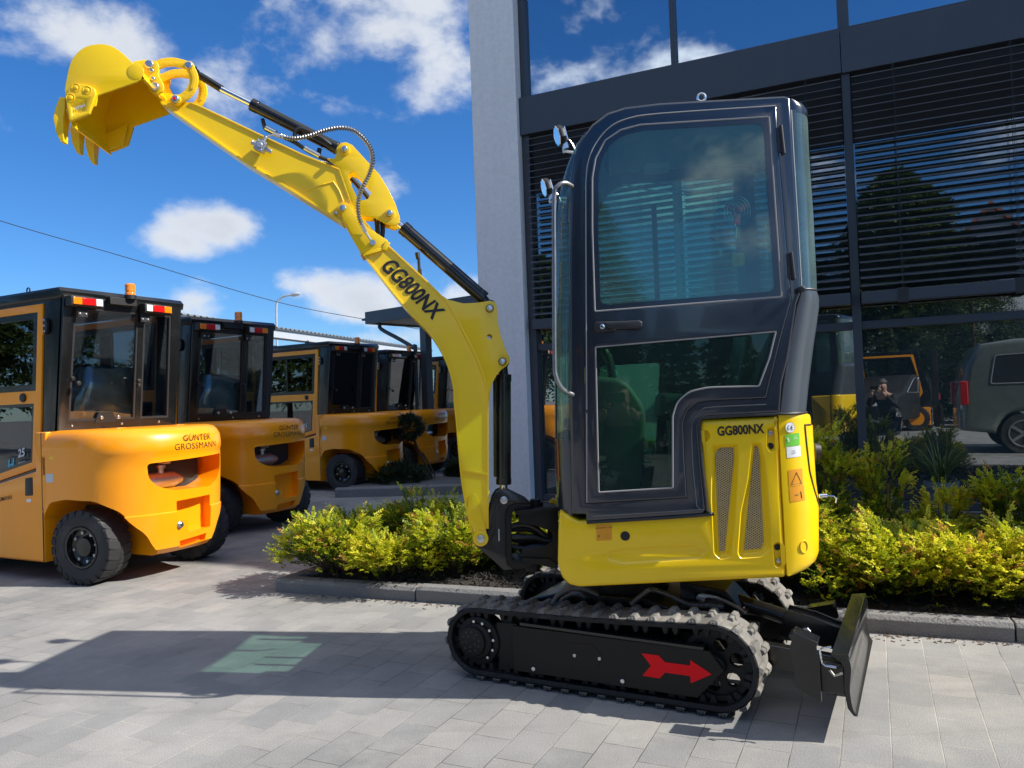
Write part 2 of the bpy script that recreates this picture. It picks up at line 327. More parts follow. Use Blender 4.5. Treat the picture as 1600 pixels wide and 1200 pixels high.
    def parts(s):
        """split into separate solids: faces sharing corners, then solids that touch"""
        key = {}; par = []
        def find(a):
            while par[a] != a: par[a] = par[par[a]]; a = par[a]
            return a
        idx = []
        for v in s.v:
            k = (round(v[0], 5), round(v[1], 5), round(v[2], 5))
            if k not in key: key[k] = len(par); par.append(len(par))
            idx.append(key[k])
        for f in s.f:
            a = find(idx[f[0]])
            for i in f[1:]: par[find(idx[i])] = a
        grp = {}
        for f in s.f: grp.setdefault(find(idx[f[0]]), []).append(f)
        L = []
        for fs in grp.values():
            P = np.array([s.v[i] for f in fs for i in f]); L.append([P.min(0)-.0008, P.max(0)+.0008, fs])
        ch = True
        while ch:
            ch = False
            for i in range(len(L)):
                for j in range(i+1, len(L)):
                    if (L[i][0] <= L[j][1]).all() and (L[j][0] <= L[i][1]).all():
                        L[i] = [np.minimum(L[i][0], L[j][0]), np.maximum(L[i][1], L[j][1]), L[i][2]+L[j][2]]; L.pop(j); ch = True; break
                if ch: break
        out = []
        for _, _, fs in L:
            q = MB(s.fr); mp_ = {}
            for f in fs:
                for i in f:
                    if i not in mp_: mp_[i] = len(q.v); q.v.append(s.v[i])
                q.f.append(tuple(mp_[i] for i in f))
            out.append(q)
        return out
    def build(s, name, material, parent=None, bevel=0., seg=2, ang=35, solid=0., whole=False):
        if name in SEP and not whole:
            return [q.build(name, material, parent, bevel, seg, ang, solid, True) for q in s.parts()][0]
        me = bpy.data.meshes.new(name); o_ = ORG[0]
        me.from_pydata([(a-o_[0], b-o_[1], c-o_[2]) for a, b, c in s.v], [], s.f); me.validate(); me.update()
        bm = bmesh.new(); bm.from_mesh(me); bmesh.ops.remove_doubles(bm, verts=bm.verts, dist=2e-5); bmesh.ops.recalc_face_normals(bm, faces=bm.faces); bm.to_mesh(me); bm.free()
        me.shade_smooth(); me.set_sharp_from_angle(angle=R(ang))
        me.materials.append(MAT[material] if isinstance(material, str) else material)
        ob = bpy.data.objects.new(name, me); COL.objects.link(ob)
        if parent is not None: ob.parent = parent
        if solid: q = ob.modifiers.new('solid', 'SOLIDIFY'); q.thickness = solid; q.offset = 0
        if bevel:
            q = ob.modifiers.new('bevel', 'BEVEL'); q.width = bevel; q.segments = seg; q.limit_method = 'ANGLE'; q.angle_limit = R(40); q.harden_normals = False
        return ob
def tag(o, label=None, cat=None, group=None, kind=None):
    if label: o['label'] = label
    if cat: o['category'] = cat
    if group: o['group'] = group
    if kind: o['kind'] = kind
    return o
def empty(name, loc, rz=0., **k):
    o = bpy.data.objects.new(name, None); COL.objects.link(o); o.location = loc; o.rotation_euler = (0, 0, rz); o.empty_display_size = .1; return tag(o, **k)
def copy_tree(o, parent=None):
    c = o.copy(); COL.objects.link(c); c.parent = parent
    for ch in list(o.children): copy_tree(ch, c)
    return c
def text(body, name, material, parent, origin, du, dv, size, xs=1., bold=0., center=True, depth=.0006, spacing=1.):
    cu = bpy.data.curves.new('t', 'FONT'); cu.body = body; cu.size = 1; cu.offset = bold; cu.extrude = .0; cu.space_character = spacing
    cu.align_x = 'CENTER' if center else 'LEFT'; cu.align_y = 'CENTER'; cu.resolution_u = 4
    to = bpy.data.objects.new('t', cu); COL.objects.link(to); dg = bpy.context.evaluated_depsgraph_get(); me = bpy.data.meshes.new_from_object(to.evaluated_get(dg)); bpy.data.objects.remove(to)
    du = np.array(du, float); dv = np.array(dv, float); nn = np.cross(du, dv); origin = np.array(origin, float)-ORG[0]
    for v in me.vertices: v.co = Vector(origin+du*(v.co.x*size*xs)+dv*(v.co.y*size)+nn*depth)
    me.materials.clear(); me.materials.append(MAT[material]); me.name = name
    ob = bpy.data.objects.new(name, me); COL.objects.link(ob); ob.parent = parent; return ob
def boolean(ob, cutters, op='DIFFERENCE'):
    for c in cutters:
        q = ob.modifiers.new('b', 'BOOLEAN'); q.object = c; q.operation = op; q.solver = 'EXACT'
    dg = bpy.context.evaluated_depsgraph_get(); me = bpy.data.meshes.new_from_object(ob.evaluated_get(dg))
    ob.modifiers.clear(); ob.data = me
    for c in cutters: bpy.data.objects.remove(c)
    me.shade_smooth(); me.set_sharp_from_angle(angle=R(32)); return ob
NZ = np.array([0, 0, 1.])
# ================================================================ SETTING
WF = Fr(4, 6.96, 25)          # the glass front; u to the right and nearer
FA = WF.ang
def paver_mat():
    m = bpy.data.materials.new('pavers'); m.use_nodes = True; t = m.node_tree; b = t.nodes['Principled BSDF']; N = t.nodes.new; LK = t.links.new
    tcn = N('ShaderNodeTexCoord'); mp = N('ShaderNodeMapping'); mp.vector_type = 'POINT'; mp.inputs['Rotation'].default_value = (0, 0, -(math.pi/2-FA)); LK(tcn.outputs['Object'], mp.inputs['Vector'])
    br = N('ShaderNodeTexBrick'); br.inputs['Scale'].default_value = 1; br.inputs['Brick Width'].default_value = .225; br.inputs['Row Height'].default_value = .1455
    br.inputs['Mortar Size'].default_value = .0022; br.inputs['Mortar Smooth'].default_value = .5; br.inputs['Bias'].default_value = 0; br.offset = .4; br.offset_frequency = 2
    br.inputs['Color1'].default_value = (.232, .232, .226, 1); br.inputs['Color2'].default_value = (.300, .288, .270, 1); br.inputs['Mortar'].default_value = (.115, .11, .098, 1)
    # gentle warp so that the joints are not ruled
    wn = N('ShaderNodeTexNoise'); wn.inputs['Scale'].default_value = 5; LK(mp.outputs[0], wn.inputs['Vector'])
    wv = N('ShaderNodeVectorMath'); wv.operation = 'MULTIPLY_ADD'; LK(wn.outputs['Color'], wv.inputs[0]); wv.inputs[1].default_value = (.006, .006, 0); LK(mp.outputs[0], wv.inputs[2]); LK(wv.outputs[0], br.inputs['Vector'])
    big = N('ShaderNodeTexNoise'); big.inputs['Scale'].default_value = .9; big.inputs['Detail'].default_value = 8; big.inputs['Roughness'].default_value = .65; LK(tcn.outputs['Object'], big.inputs['Vector'])
    fine = N('ShaderNodeTexNoise'); fine.inputs['Scale'].default_value = 260; fine.inputs['Detail'].default_value = 3; LK(tcn.outputs['Object'], fine.inputs['Vector'])
    def mix(kind, fac, a, c2):
        x = N('ShaderNodeMix'); x.data_type = 'RGBA'; x.blend_type = kind
        if isinstance(fac, float): x.inputs[0].default_value = fac
        else: LK(fac, x.inputs[0])
        LK(a, x.inputs[6])
        if isinstance(c2, tuple): x.inputs[7].default_value = c2
        else: LK(c2, x.inputs[7])
        return x.outputs[2]
    r1 = N('ShaderNodeMapRange'); r1.inputs['From Min'].default_value = .3; r1.inputs['From Max'].default_value = .72; r1.inputs['To Min'].default_value = .70; r1.inputs['To Max'].default_value = 1.22; LK(big.outputs['Fac'], r1.inputs['Value'])
    cx = N('ShaderNodeCombineColor'); [LK(r1.outputs[0], cx.inputs[i]) for i in range(3)]
    c = mix('MULTIPLY', 1.0, br.outputs['Color'], cx.outputs[0])
    r2 = N('ShaderNodeMapRange'); r2.inputs['From Min'].default_value = .25; r2.inputs['From Max'].default_value = .75; r2.inputs['To Min'].default_value = .60; r2.inputs['To Max'].default_value = 1.40; LK(fine.outputs['Fac'], r2.inputs['Value'])
    cy = N('ShaderNodeCombineColor'); [LK(r2.outputs[0], cy.inputs[i]) for i in range(3)]
    c = mix('MULTIPLY', 1.0, c, cy.outputs[0])
    # sandy dust in patches, reddish single stones
    dn = N('ShaderNodeTexNoise'); dn.inputs['Scale'].default_value = 2.2; dn.inputs['Detail'].default_value = 12; dn.inputs['Roughness'].default_value = .72; mp2 = N('ShaderNodeMapping'); mp2.inputs['Location'].default_value = (9, 3, 0); LK(tcn.outputs['Object'], mp2.inputs['Vector']); LK(mp2.outputs[0], dn.inputs['Vector'])
    r3 = N('ShaderNodeMapRange'); r3.inputs['From Min'].default_value = .5; r3.inputs['From Max'].default_value = .8; r3.inputs['To Max'].default_value = .6; LK(dn.outputs['Fac'], r3.inputs['Value'])
    c = mix('MIX', r3.outputs[0], c, (.42, .395, .35, 1))
    # tyre rub and old stains, sand lying in the joints
    ts = N('ShaderNodeMapping'); ts.inputs['Rotation'].default_value = (0, 0, .55); ts.inputs['Scale'].default_value = (.35, 2.6, 1); LK(tcn.outputs['Object'], ts.inputs['Vector']); tn_ = N('ShaderNodeTexNoise'); tn_.inputs['Scale'].default_value = 2.4; tn_.inputs['Detail'].default_value = 9; tn_.inputs['Roughness'].default_value = .7; LK(ts.outputs[0], tn_.inputs['Vector'])
    r4 = N('ShaderNodeMapRange'); r4.inputs['From Min'].default_value = .54; r4.inputs['From Max'].default_value = .74; r4.inputs['To Max'].default_value = .42; LK(tn_.outputs['Fac'], r4.inputs['Value']); c = mix('MIX', r4.outputs[0], c, (.15, .146, .14, 1))
    sp = N('ShaderNodeTexVoronoi'); sp.inputs['Scale'].default_value = 9; LK(tcn.outputs['Object'], sp.inputs['Vector']); r5 = N('ShaderNodeMapRange'); r5.inputs['From Min'].default_value = .07; r5.inputs['From Max'].default_value = .045; r5.inputs['To Max'].default_value = .5; LK(sp.outputs['Distance'], r5.inputs['Value'])
    gate = N('ShaderNodeMath'); gate.operation = 'MULTIPLY'; LK(r5.outputs[0], gate.inputs[0]); LK(r3.outputs[0], gate.inputs[1]); c = mix('MIX', gate.outputs[0], c, (.58, .55, .48, 1))
    js = N('ShaderNodeMath'); js.operation = 'MULTIPLY'; LK(br.outputs['Fac'], js.inputs[0]); gr = N('ShaderNodeMapRange'); gr.inputs['From Min'].default_value = .46; gr.inputs['From Max'].default_value = .6; LK(big.outputs['Fac'], gr.inputs['Value']); LK(gr.outputs[0], js.inputs[1]); c = mix('MIX', js.outputs[0], c, (.44, .415, .36, 1))
    LK(c, b.inputs['Base Color']); b.inputs['Roughness'].default_value = .8; b.inputs['Specular IOR Level'].default_value = .3
    inv = N('ShaderNodeMath'); inv.operation = 'MULTIPLY_ADD'; LK(br.outputs['Fac'], inv.inputs[0]); inv.inputs[1].default_value = -1.; LK(fine.outputs['Fac'], inv.inputs[2])
    bp = N('ShaderNodeBump'); bp.inputs['Strength'].default_value = .5; bp.inputs['Distance'].default_value = .004; LK(inv.outputs[0], bp.inputs['Height']); LK(bp.outputs[0], b.inputs['Normal'])
    MAT['pavers'] = m
paver_mat()
g = MB(); g.add([(-400, -400, 0), (400, -400, 0), (400, 600, 0), (-400, 600, 0)], [(0, 1, 2, 3)]); tag(g.build('paved_ground', 'pavers'), kind='structure')
# ---- planting bed between the kerb and the building
KF = Fr(-1.54, 4.905, 21.4)        # kerb front face; u to the right, w towards the building
def kerb_run(m, fr, u0, u1, w0, wd=.10, h=.082, seg=1.0):
    u = u0; k = 0
    while u < u1-1e-3:
        e = min(u+seg, u1); a = u+.004; b_ = e-.004; dh = .004*math.sin(k*2.3); k += 1
        prof = [(w0, -.02), (w0, h-.02+dh), (w0+.02, h+dh), (w0+wd, h+dh), (w0+wd, -.02)]
        vs = [fr.pt(uu, z, w) for uu in (a, b_) for w, z in prof]; n = len(prof)
        m.add(vs, [(i, (i+1) % n, n+(i+1) % n, n+i) for i in range(n)]+[tuple(range(n))[::-1], tuple(range(n, 2*n))]); u = e
kb = MB(); kerb_run(kb, KF, 0, 9.5, 0)
p0 = KF.pt(0.004, 0, 0.104); KL = Fr(p0[0], p0[1], -65); kerb_run(kb, KL, 0, 2.9, -.1, wd=.1)   # runs back to the pillar
tag(kb.build('kerb', 'kerb', bevel=.004), kind='structure')
sb = MB()
A_ = KF.pt(.06, .055, .08); B_ = KF.pt(9.5, .055, .08); C_ = WF.pt(5.4, .055, -.45); D_ = WF.pt(-4.4, .055, -.30)
sb.add([A_, B_, C_, D_], [(0, 1, 2, 3)]); bmx = sb.build('planting_bed_soil', 'soil'); tag(bmx, kind='structure')
bark = MB(); rr = random.Random(3)
for i in range(2600):
    u = rr.uniform(0.15, 6.0); w = rr.uniform(.12, 1.3); c = KF.pt(u, .06+rr.uniform(0, .015), w); s = rr.uniform(.006, .018)
    a = np.array([rr.uniform(-1, 1) for _ in range(3)]); a /= np.linalg.norm(a); b = np.cross(a, [rr.uniform(-1, 1), .3, 1]); b /= np.linalg.norm(b); n_ = np.cross(a, b)
    bark.obox(c, a*s, b*s*.6, n_*s*.35)
tag(bark.build('bark_mulch', 'soil'), 'dark chips of bark mulch lying under the golden yew bushes', 'mulch', kind='stuff')
lit = MB(); rr = random.Random(8)
for i in range(900):
    u = rr.uniform(0.3, 5.2); w = -abs(rr.gauss(0, .05))-.004; c = KF.pt(u, .002, w) if rr.random() < .75 else KF.pt(u, .084, rr.uniform(.01, .09))
    s = rr.uniform(.002, .0065); a = rr.uniform(0, 6.28); t1 = np.array([math.cos(a), math.sin(a), 0]); t2 = np.array([-math.sin(a), math.cos(a), .2])
    lit.obox(c, t1*s*1.6, t2*s*.6, NZ*.0006)
tag(lit.build('leaf_litter', 'bark'), 'brown crumbs of dry needles and leaves scattered along the kerb', 'litter', kind='stuff')
# ================================================================ BUILDING
bl = WF.pt(-4.7, 0, 0)
ORG[0] = np.array([bl[0], bl[1], 0]); BLD = empty('showroom_building', tuple(ORG[0]), label='modern showroom with grey plaster pillar, anthracite beams and glass front', cat='building')
m = MB(WF); m.box(-4.72, -4.16, -.16, .6, 0, 11); m.build('pillar', 'plaster', BLD, bevel=.006)
m = MB(WF); m.box(-4.155, 14, .25, 9, 5.72, 11); m.build('upper_wall', 'anthracite', BLD)
m = MB(WF); m.box(-4.155, 14, -.02, .247, 5.95, 11); m.build('upper_cladding', 'anthracite', BLD)
m = MB(WF)
m.box(-4.155, -.835, -.10, .12, 4.12, 4.54); m.box(-.829, 4.0, -.10, .12, 4.115, 4.52); m.box(4.006, 14, -.10, .12, 4.115, 4.52); m.build('beam', 'anthracite', BLD, bevel=.003)
m = MB(WF)
for u, wd in ((-4.12, .07), (-2.42, .05), (-.80, .10), (.86, .06), (2.5, .06), (4.1, .10), (5.8, .06), (7.4, .06), (9, .1), (10.7, .06)): m.box(u-wd/2, u+wd/2, -.03, .1, 4.53, 5.72)
m.box(-4.15, 14, -.028, .098, 4.525, 4.575); m.build('upper_window_frame', 'anthracite', BLD, bevel=.003)
m = MB(WF); m.box(-4.15, 14, .040, .048, 4.55, 5.72); m.build('upper_window_pane', 'upper_glass', BLD)
m = MB(WF)
mull = [(-4.115, .09), (-2.45, .06), (-.80, .075), (.86, .06), (2.5, .06), (4.15, .06), (5.8, .06), (7.45, .06), (9.1, .06)]
for u, wd in mull: m.box(u-wd/2, u+wd/2, -.06 if u > -4 else -.05, .1, .02, 4.13)
m.build('mullion', 'anthracite', BLD, bevel=.003)
m = MB(WF)
m.box(-4.1, 14, -.02, .085, 1.70, 1.775); m.box(-4.1, 14, -.02, .085, .02, .09); m.build('transom', 'anthracite', BLD, bevel=.003)
m = MB(WF); m.box(-4.1, 14, .03, .038, .05, 3.47); m.build('shop_window_pane', 'facade_glass', BLD)
m = MB(WF); m.box(-4.1, 14, .025, .075, 3.475, 4.13); m.build('spandrel_panel', 'seal_dark', BLD)
m = MB(WF); m.box(-4.155, 14, -.42, .12, 0, .018); m.build('window_sill', 'kerb', BLD)
m = MB(WF)      # rooms behind the glass
m.box(-4.15, 14, 6, 6.1, 0, 5.7); m.box(-4.16, -4.15, .3, 6, 0, 5.7); m.build('back_wall', 'room_wall', BLD)
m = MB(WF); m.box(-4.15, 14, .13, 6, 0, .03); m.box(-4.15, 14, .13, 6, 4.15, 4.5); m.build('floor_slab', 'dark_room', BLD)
m = MB(WF); m.box(-4.15, 14, .13, 6, 5.70, 5.715); m.build('upper_ceiling', 'headliner', BLD)
# white boards as upper storey windows, the daylight is put into their colour
m = MB(WF)
for u in (-3.75, -3.25, -2.95): m.box(u-.12, u+.12, 1.2, 1.22, 4.65, 5.45)
m.build('white_window_board', 'white_wall', BLD)
# external venetian blinds, one per bay
edges = [u for u, _ in mull]
for k in range(len(edges)-1):
    a, b_ = edges[k]+.05, edges[k+1]-.045
    if k > 4: break
    m = MB(WF); z = 4.06; i = 0
    while z > 2.06:
        tl = .013+.0015*math.sin(i*1.7+k)
        pr = [(-.145, z-tl-.004), (-.141, z-tl-.007), (-.110, z-.002), (-.082, z+tl-.006), (-.078, z+tl-.003), (-.110, z+.001)]
        vs = [WF.pt(u, zz, w) for u in (a, b_) for w, zz in pr]; n = 6
        m.add(vs, [(q, (q+1) % n, n+(q+1) % n, n+q) for q in range(n)]+[tuple(range(n))[::-1], tuple(range(n, 2*n))]); z -= .0725; i += 1
    bo = m.build('venetian_blind', 'slat', BLD)
    m = MB(WF)
    for t in (.14, .5, .86) if b_-a > 2 else (.22, .80):
        u = a+(b_-a)*t
        for ww in (-.152, -.071): m.tube([WF.pt(u, 2.0, ww), WF.pt(u, 4.1, ww)], .0022, 5)
        m.tube([WF.pt(u+.012, 2.0, -.152), WF.pt(u+.012, 4.1, -.152)], .0015, 5)
    m.build('ladder_cord', 'hose', bo)
    m = MB(WF); m.box(a, b_, -.165, -.06, 1.925, 2.035); m.build('bottom_rail', 'anthracite', bo, bevel=.004)
    m = MB(WF)
    for t in (.22, .80):
        u = a+(b_-a)*t; m.box(u-.045, u+.045, -.169, -.055, 1.915, 2.045)
    m.build('rail_clip', 'seal_dark', bo)
ORG[0] = np.zeros(3)
# ---- pot with a grassy plant behind the sill
pc = WF.pt(-.18, .018, -.20); ORG[0] = np.array([pc[0], pc[1], 0])
po = empty('potted_grass', tuple(ORG[0]), label='grassy plant with long arching blades in a grey pot at the shop window', cat='potted plant')
m = MB(); prof = [(.085, .02), (.125, .245), (.14, .25), (.143, .30), (.128, .30), (.12, .27), (.0, .27)]
m.grid([[(pc[0]+r*math.cos(a), pc[1]+r*math.sin(a), z) for a in np.linspace(0, 2*math.pi, 33)[:-1]] for r, z in prof], True); m.build('pot', 'pot', po)
def blades(name, c, n, L0, L1, spread, mt, parent, wd=.006, seed=1, z0=.27, rad=.08):
    rr = random.Random(seed); m = MB(); vals = []
    for i in range(n):
        a = rr.uniform(0, 6.28); L = rr.uniform(L0, L1); bend = rr.uniform(.2, 1)*spread; base = np.array([c[0]+math.cos(a)*rad*rr.random(), c[1]+math.sin(a)*rad*rr.random(), z0]); side = np.array([-math.sin(a), math.cos(a), 0]); rows = []
        for q in range(7):
            t = q/6; p = base+np.array([math.cos(a), math.sin(a), 0])*bend*t*t*L+NZ*(t-.45*bend*t**3)*L; w_ = wd*(1-t)**.6+.0006; rows.append((p-side*w_, p+side*w_))
        m.grid(rows); vals += [rr.random()]*6
    ob = m.build(name, mt, parent); at = ob.data.attributes.new('shoot', 'FLOAT', 'FACE'); at.data.foreach_set('value', np.resize(np.array(vals, float), len(ob.data.polygons))); return ob
blades('foliage', pc, 80, .30, .58, 1.1, 'grass_leaf', po, seed=4); ORG[0] = np.zeros(3)
bp_ = WF.pt(.42, 0, -.12); ORG[0] = np.array([bp_[0], bp_[1], 0]); po = empty('marker_post', tuple(ORG[0]), label='short pale green post standing at the shop window near the right edge', cat='post')
m = MB(WF); m.box(.375, .445, -.14, -.10, .018, .33); m.build('post', 'galv', po, bevel=.006); m = MB(WF); m.box(.36, .46, -.16, -.08, .012, .024); m.build('foot_plate', 'galv', po, bevel=.002); ORG[0] = np.zeros(3)
# ================================================================ MINI EXCAVATOR
TF = Fr(.667, 2.766, 28)       # outer face of the near track
HF = Fr(.45, 2.93, 7.5)          # near side of the house and cab
BF = Fr(0, 3.2, -5)            # middle plane of the boom
c0 = TF.pt(-.48, 0, .43); ORG[0] = np.array([c0[0], c0[1], 0])
EX = empty('mini_excavator', tuple(ORG[0]), label='yellow mini excavator with dark grey cab, raised boom and black rubber tracks', cat='excavator')
def HP(pts, w=0.): return HF.L(pts, w)
# ---------------------------------------------------------------- tracks
SP = (-.971, .160); RS = .140; ID_ = (.010, .176); RI = .156
def track_path(n=26):
    p = []
    for i in range(n): a = math.pi/2+math.pi*i/(n-1); p.append((SP[0]+RS*math.cos(a), SP[1]+RS*math.sin(a)))
    for i in range(1, 24): t = i/24; p.append((SP[0]+(ID_[0]-SP[0])*t, SP[1]-RS+(ID_[1]-RI-SP[1]+RS)*t))
    for i in range(n): a = -math.pi/2+math.pi*i/(n-1); p.append((ID_[0]+RI*math.cos(a), ID_[1]+RI*math.sin(a)))
    for i in range(1, 24): t = i/24; p.append((ID_[0]+(SP[0]-ID_[0])*t, ID_[1]+RI+(SP[1]+RS-ID_[1]-RI)*t-.006*math.sin(math.pi*t)))
    return p
TP = track_path()
def arc_sample(p, step):
    P = [np.array(q) for q in p]+[np.array(p[0])]; out = []; acc = 0; nxt = 0
    for a, b in zip(P[:-1], P[1:]):
        l = np.linalg.norm(b-a)
        if l < 1e-9: continue
        t = (b-a)/l
        while nxt <= acc+l: out.append((a+t*(nxt-acc), t)); nxt += step
        acc += l
    return out, acc
_, TL = arc_sample(TP, 1); NL = 76; STEP = TL/NL
def make_track(w0, mirror):
    W0, W1 = w0, w0+.18; S = lambda a: (W0+a) if not mirror else (W1-a)
    m = MB(TF); n = len(TP); outer = TP; inner = offset(ccw(TP), .022); cc = ccw(TP)
    rows = []
    for k, (pl, w) in enumerate([(inner, S(.004)), (offset(cc, .006), S(0)), (cc, S(.006)), (cc, S(.174)), (offset(cc, .006), S(.18)), (inner, S(.176))]): rows.append([TF.pt(u, z, w) for u, z in pl])
    rows.append(rows[0]); md = MB(TF); md.grid(rows[:3], True); md.grid(rows[3:], True); m.grid(rows[2:4], True)
    pts, _ = arc_sample(TP, STEP); pts = pts[:NL]
    rg = random.Random(5)
    for i, (p, t) in enumerate(pts):
        nn = np.array([t[1], -t[0]])   # outward
        if np.dot(p+nn*.01-np.array([-.48, .165]), nn) < 0: nn = -nn
        def pt3(along, out, w): q = p+t*along+nn*out; return TF.pt(q[0], q[1], w)
        def lug(a0, b0, wa, wb, tp, hh, slope):
            # block with bevelled flanks standing on the belt
            vs = [pt3(x, 0, w) for w in (wa, wb) for x in (a0, b0)]+[pt3(x, hh, w) for w in (wa+slope*(1 if wb > wa else -1), wb-slope*(1 if wb > wa else -1)) for x in (a0+tp, b0-tp)]
            m.add(vs, [(0, 1, 3, 2), (4, 6, 7, 5), (0, 4, 5, 1), (1, 5, 7, 3), (3, 7, 6, 2), (2, 6, 4, 0)])
        hh = .0155+rg.uniform(-.001, .001)
        if i % 2 == 0: lug(-.0175, .0175, S(-.003), S(.062), .009, hh, .010); lug(-.011, .011, S(.058), S(.092), .005, hh*.8, .003)
        else: lug(-.0175, .0175, S(.183), S(.118), .009, hh, .010); lug(-.011, .011, S(.122), S(.088), .005, hh*.8, .003)
        # ribs on the outer edge flank of every lug
        for q in (-.012, 0, .012): m.obox(pt3(q, .006, S(-.001)), TF.u*.0016, TF.w*.003, NZ*.006) if i % 2 == 0 and abs(t[1]) < .2 else None
        # drive teeth inside the belt
        for ww in (.045, .135) if i % 3 != 2 else ():
            q0, q1 = S(ww-.018), S(ww+.018)
            vs = [pt3(x, -.021, w) for w in (q0, q1) for x in (-.015, .015)]+[pt3(x, -.052, w) for w in (q0, q1) for x in (-.006, .006)]
            md.add(vs, [(0, 1, 3, 2), (4, 6, 7, 5), (0, 4, 5, 1), (1, 5, 7, 3), (3, 7, 6, 2), (2, 6, 4, 0)])
    tr = md.build('rubber_track', 'rubber_side', EX, bevel=.0018, seg=1); m.build('tread', 'rubber_dusty', tr, bevel=.0018, seg=1)
    def D(m, c, r, a, b, bev=.003): return m.disc(c, r, min(S(a), S(b)), max(S(a), S(b)), bev=bev)
    # sprocket with teeth, hub motor and bolts
    m = MB(TF); T_ = 11; pr = []
    for i in range(T_*6):
        a = 2*math.pi*i/(T_*6); ph = i % 6; r = (.108, .108, .100, .086, .086, .100)[ph]; pr.append((SP[0]+r*math.cos(a), SP[1]+r*math.sin(a)))
    m.prism(pr, min(S(.035), S(.06)), max(S(.035), S(.06))); D(m, SP, .098, .02, .10, .004); D(m, SP, .072, .004, .05, .005)
    sp = m.build('sprocket', 'black_matt', tr)
    m = MB(TF); D(m, (SP[0]-.014, SP[1]), .060, -.008, .02, .004); m.build('hub_motor', 'black_plate', sp)
    m = MB(TF)
    for i in range(10):
        a = 2*math.pi*i/10+.2; D(m, (SP[0]-.018+.040*math.cos(a), SP[1]+.040*math.sin(a)), .0042, -.009, 0, .001)
        if i % 2: D(m, (SP[0]-.018+.022*math.cos(a), SP[1]+.022*math.sin(a)), .0042, -.009, 0, .001)
    m.build('socket_bolt', 'black_paint', sp)
    m = MB(TF)
    for a in (-52, -22, 8, 38, 68, 98): D(m, (SP[0]+.080*math.cos(R(a)), SP[1]+.080*math.sin(R(a))), .0065, .008, .022, .0015)
    m.build('bolt', 'steel', sp)
    # idler: spoked wheel
    m = MB(TF); ho = []
    for i in range(6):
        a = R(60*i+18); ho.append([(ID_[0]+.074*math.cos(a)+.026*math.cos(q), ID_[1]+.074*math.sin(a)+.026*math.sin(q)) for q in np.linspace(0, 2*math.pi, 13)[:-1]])
    wr = [(ID_[0]+.118*math.cos(q), ID_[1]+.118*math.sin(q)) for q in np.linspace(0, 2*math.pi, 41)[:-1]]
    m.prism(wr, min(S(.05), S(.075)), max(S(.05), S(.075)), holes=ho)
    m.prism([(ID_[0]+.126*math.cos(q), ID_[1]+.126*math.sin(q)) for q in np.linspace(0, 2*math.pi, 41)[:-1]], min(S(.04), S(.12)), max(S(.04), S(.12)), holes=[[(ID_[0]+.108*math.cos(q), ID_[1]+.108*math.sin(q)) for q in np.linspace(0, 2*math.pi, 41)[:-1]]])
    D(m, ID_, .035, .02, .12); m.build('idler_wheel', 'black_matt', tr)
    for uu in (-.72, -.40, -.12):
        m = MB(TF); zz = .02+.022+.052+ .002; D(m, (uu, zz), .052, .028, .06, .004); D(m, (uu, zz), .052, .12, .15, .004); D(m, (uu, zz), .03, .06, .12, .0); D(m, (uu, zz), .016, .015, .03, .003); m.build('track_roller', 'black_matt', tr)
    # side frame
    m = MB(TF); bx = TF.L([(800, 978), (1108, 1018), (1131, 1049), (1090, 1091), (802, 1048)])
    m.prism(bx, min(S(.002), S(.012)), max(S(.002), S(.012))); bi = offset(ccw(bx), .008); m.prism(bi, min(S(.012), S(.165)), max(S(.012), S(.165)))
    m.prism(TF.L([(770, 975), (802, 978), (803, 1048), (775, 1052)]), min(S(.03), S(.14)), max(S(.03), S(.14)))
    fr = m.build('track_side_frame', 'black_plate', tr, bevel=.0015, seg=1)
    m = MB(TF); top = TF.L([(812, 973), (1100, 1012), (1098, 1016), (812, 977)])
    m.prism(top, min(S(.0), S(.15)), max(S(.0), S(.15))); m.build('frame_top_plate', 'black_paint', fr)
    m = MB(TF)
    for x, y in ((834, 1045), (973, 1064)): c = TF.uz(x, y); D(m, c, .0085, -.006, .004, .0015); 
    m.build('bolt', 'steel', fr)
    m = MB(TF)
    for x, y in ((898, 1024), (937, 1029)): c = TF.uz(x, y); D(m, c, .007, -.005, .004, .0015)
    m.build('cover_bolt', 'zinc', fr)
    if not mirror:
        m = MB(TF); z7 = lambda a, b: (680+a/3.636, 880+b/3.636)
        ar = TF.L([z7(*q) for q in [(1172, 513), (1270, 525), (1303, 563), (1447, 582), (1450, 552), (1570, 632), (1452, 683), (1448, 642), (1305, 622), (1275, 655), (1177, 640), (1225, 583)]], -.001)
        m.prism(ar, .0, .0015); m.build('red_arrow', 'red', fr)
    m = MB(TF); cv = TF.L([z7_ for z7_ in [(880, 1005), (925, 1007), (938, 1022), (935, 1045), (890, 1042)]]) if not mirror else None
    if cv: m.prism(cv, .0006, .003); m.build('access_cover', 'black_plate', fr)
    return tr
make_track(0.0, False); make_track(.67, True)
# undercarriage centre
m = MB(TF)
m.prism([(-.86, .13), (-.12, .13), (-.08, .20), (-.16, .31), (-.30, .345), (-.66, .345), (-.82, .30)], .20, .65)
m.box(-.80, -.72, .12, .73, .14, .24); m.box(-.24, -.16, .12, .73, .14, .24)
m.build('undercarriage_frame', 'black_paint', EX, bevel=.006)
m = MB(); cc_ = TF.pt(-.48, 0, .43)
m.cyl([cc_[0], cc_[1], .345], [cc_[0], cc_[1], .40], .20, .20, 40); m.cyl([cc_[0], cc_[1], .40], [cc_[0], cc_[1], .47], .165, .165, 40); m.build('slew_ring', 'black_matt', EX)
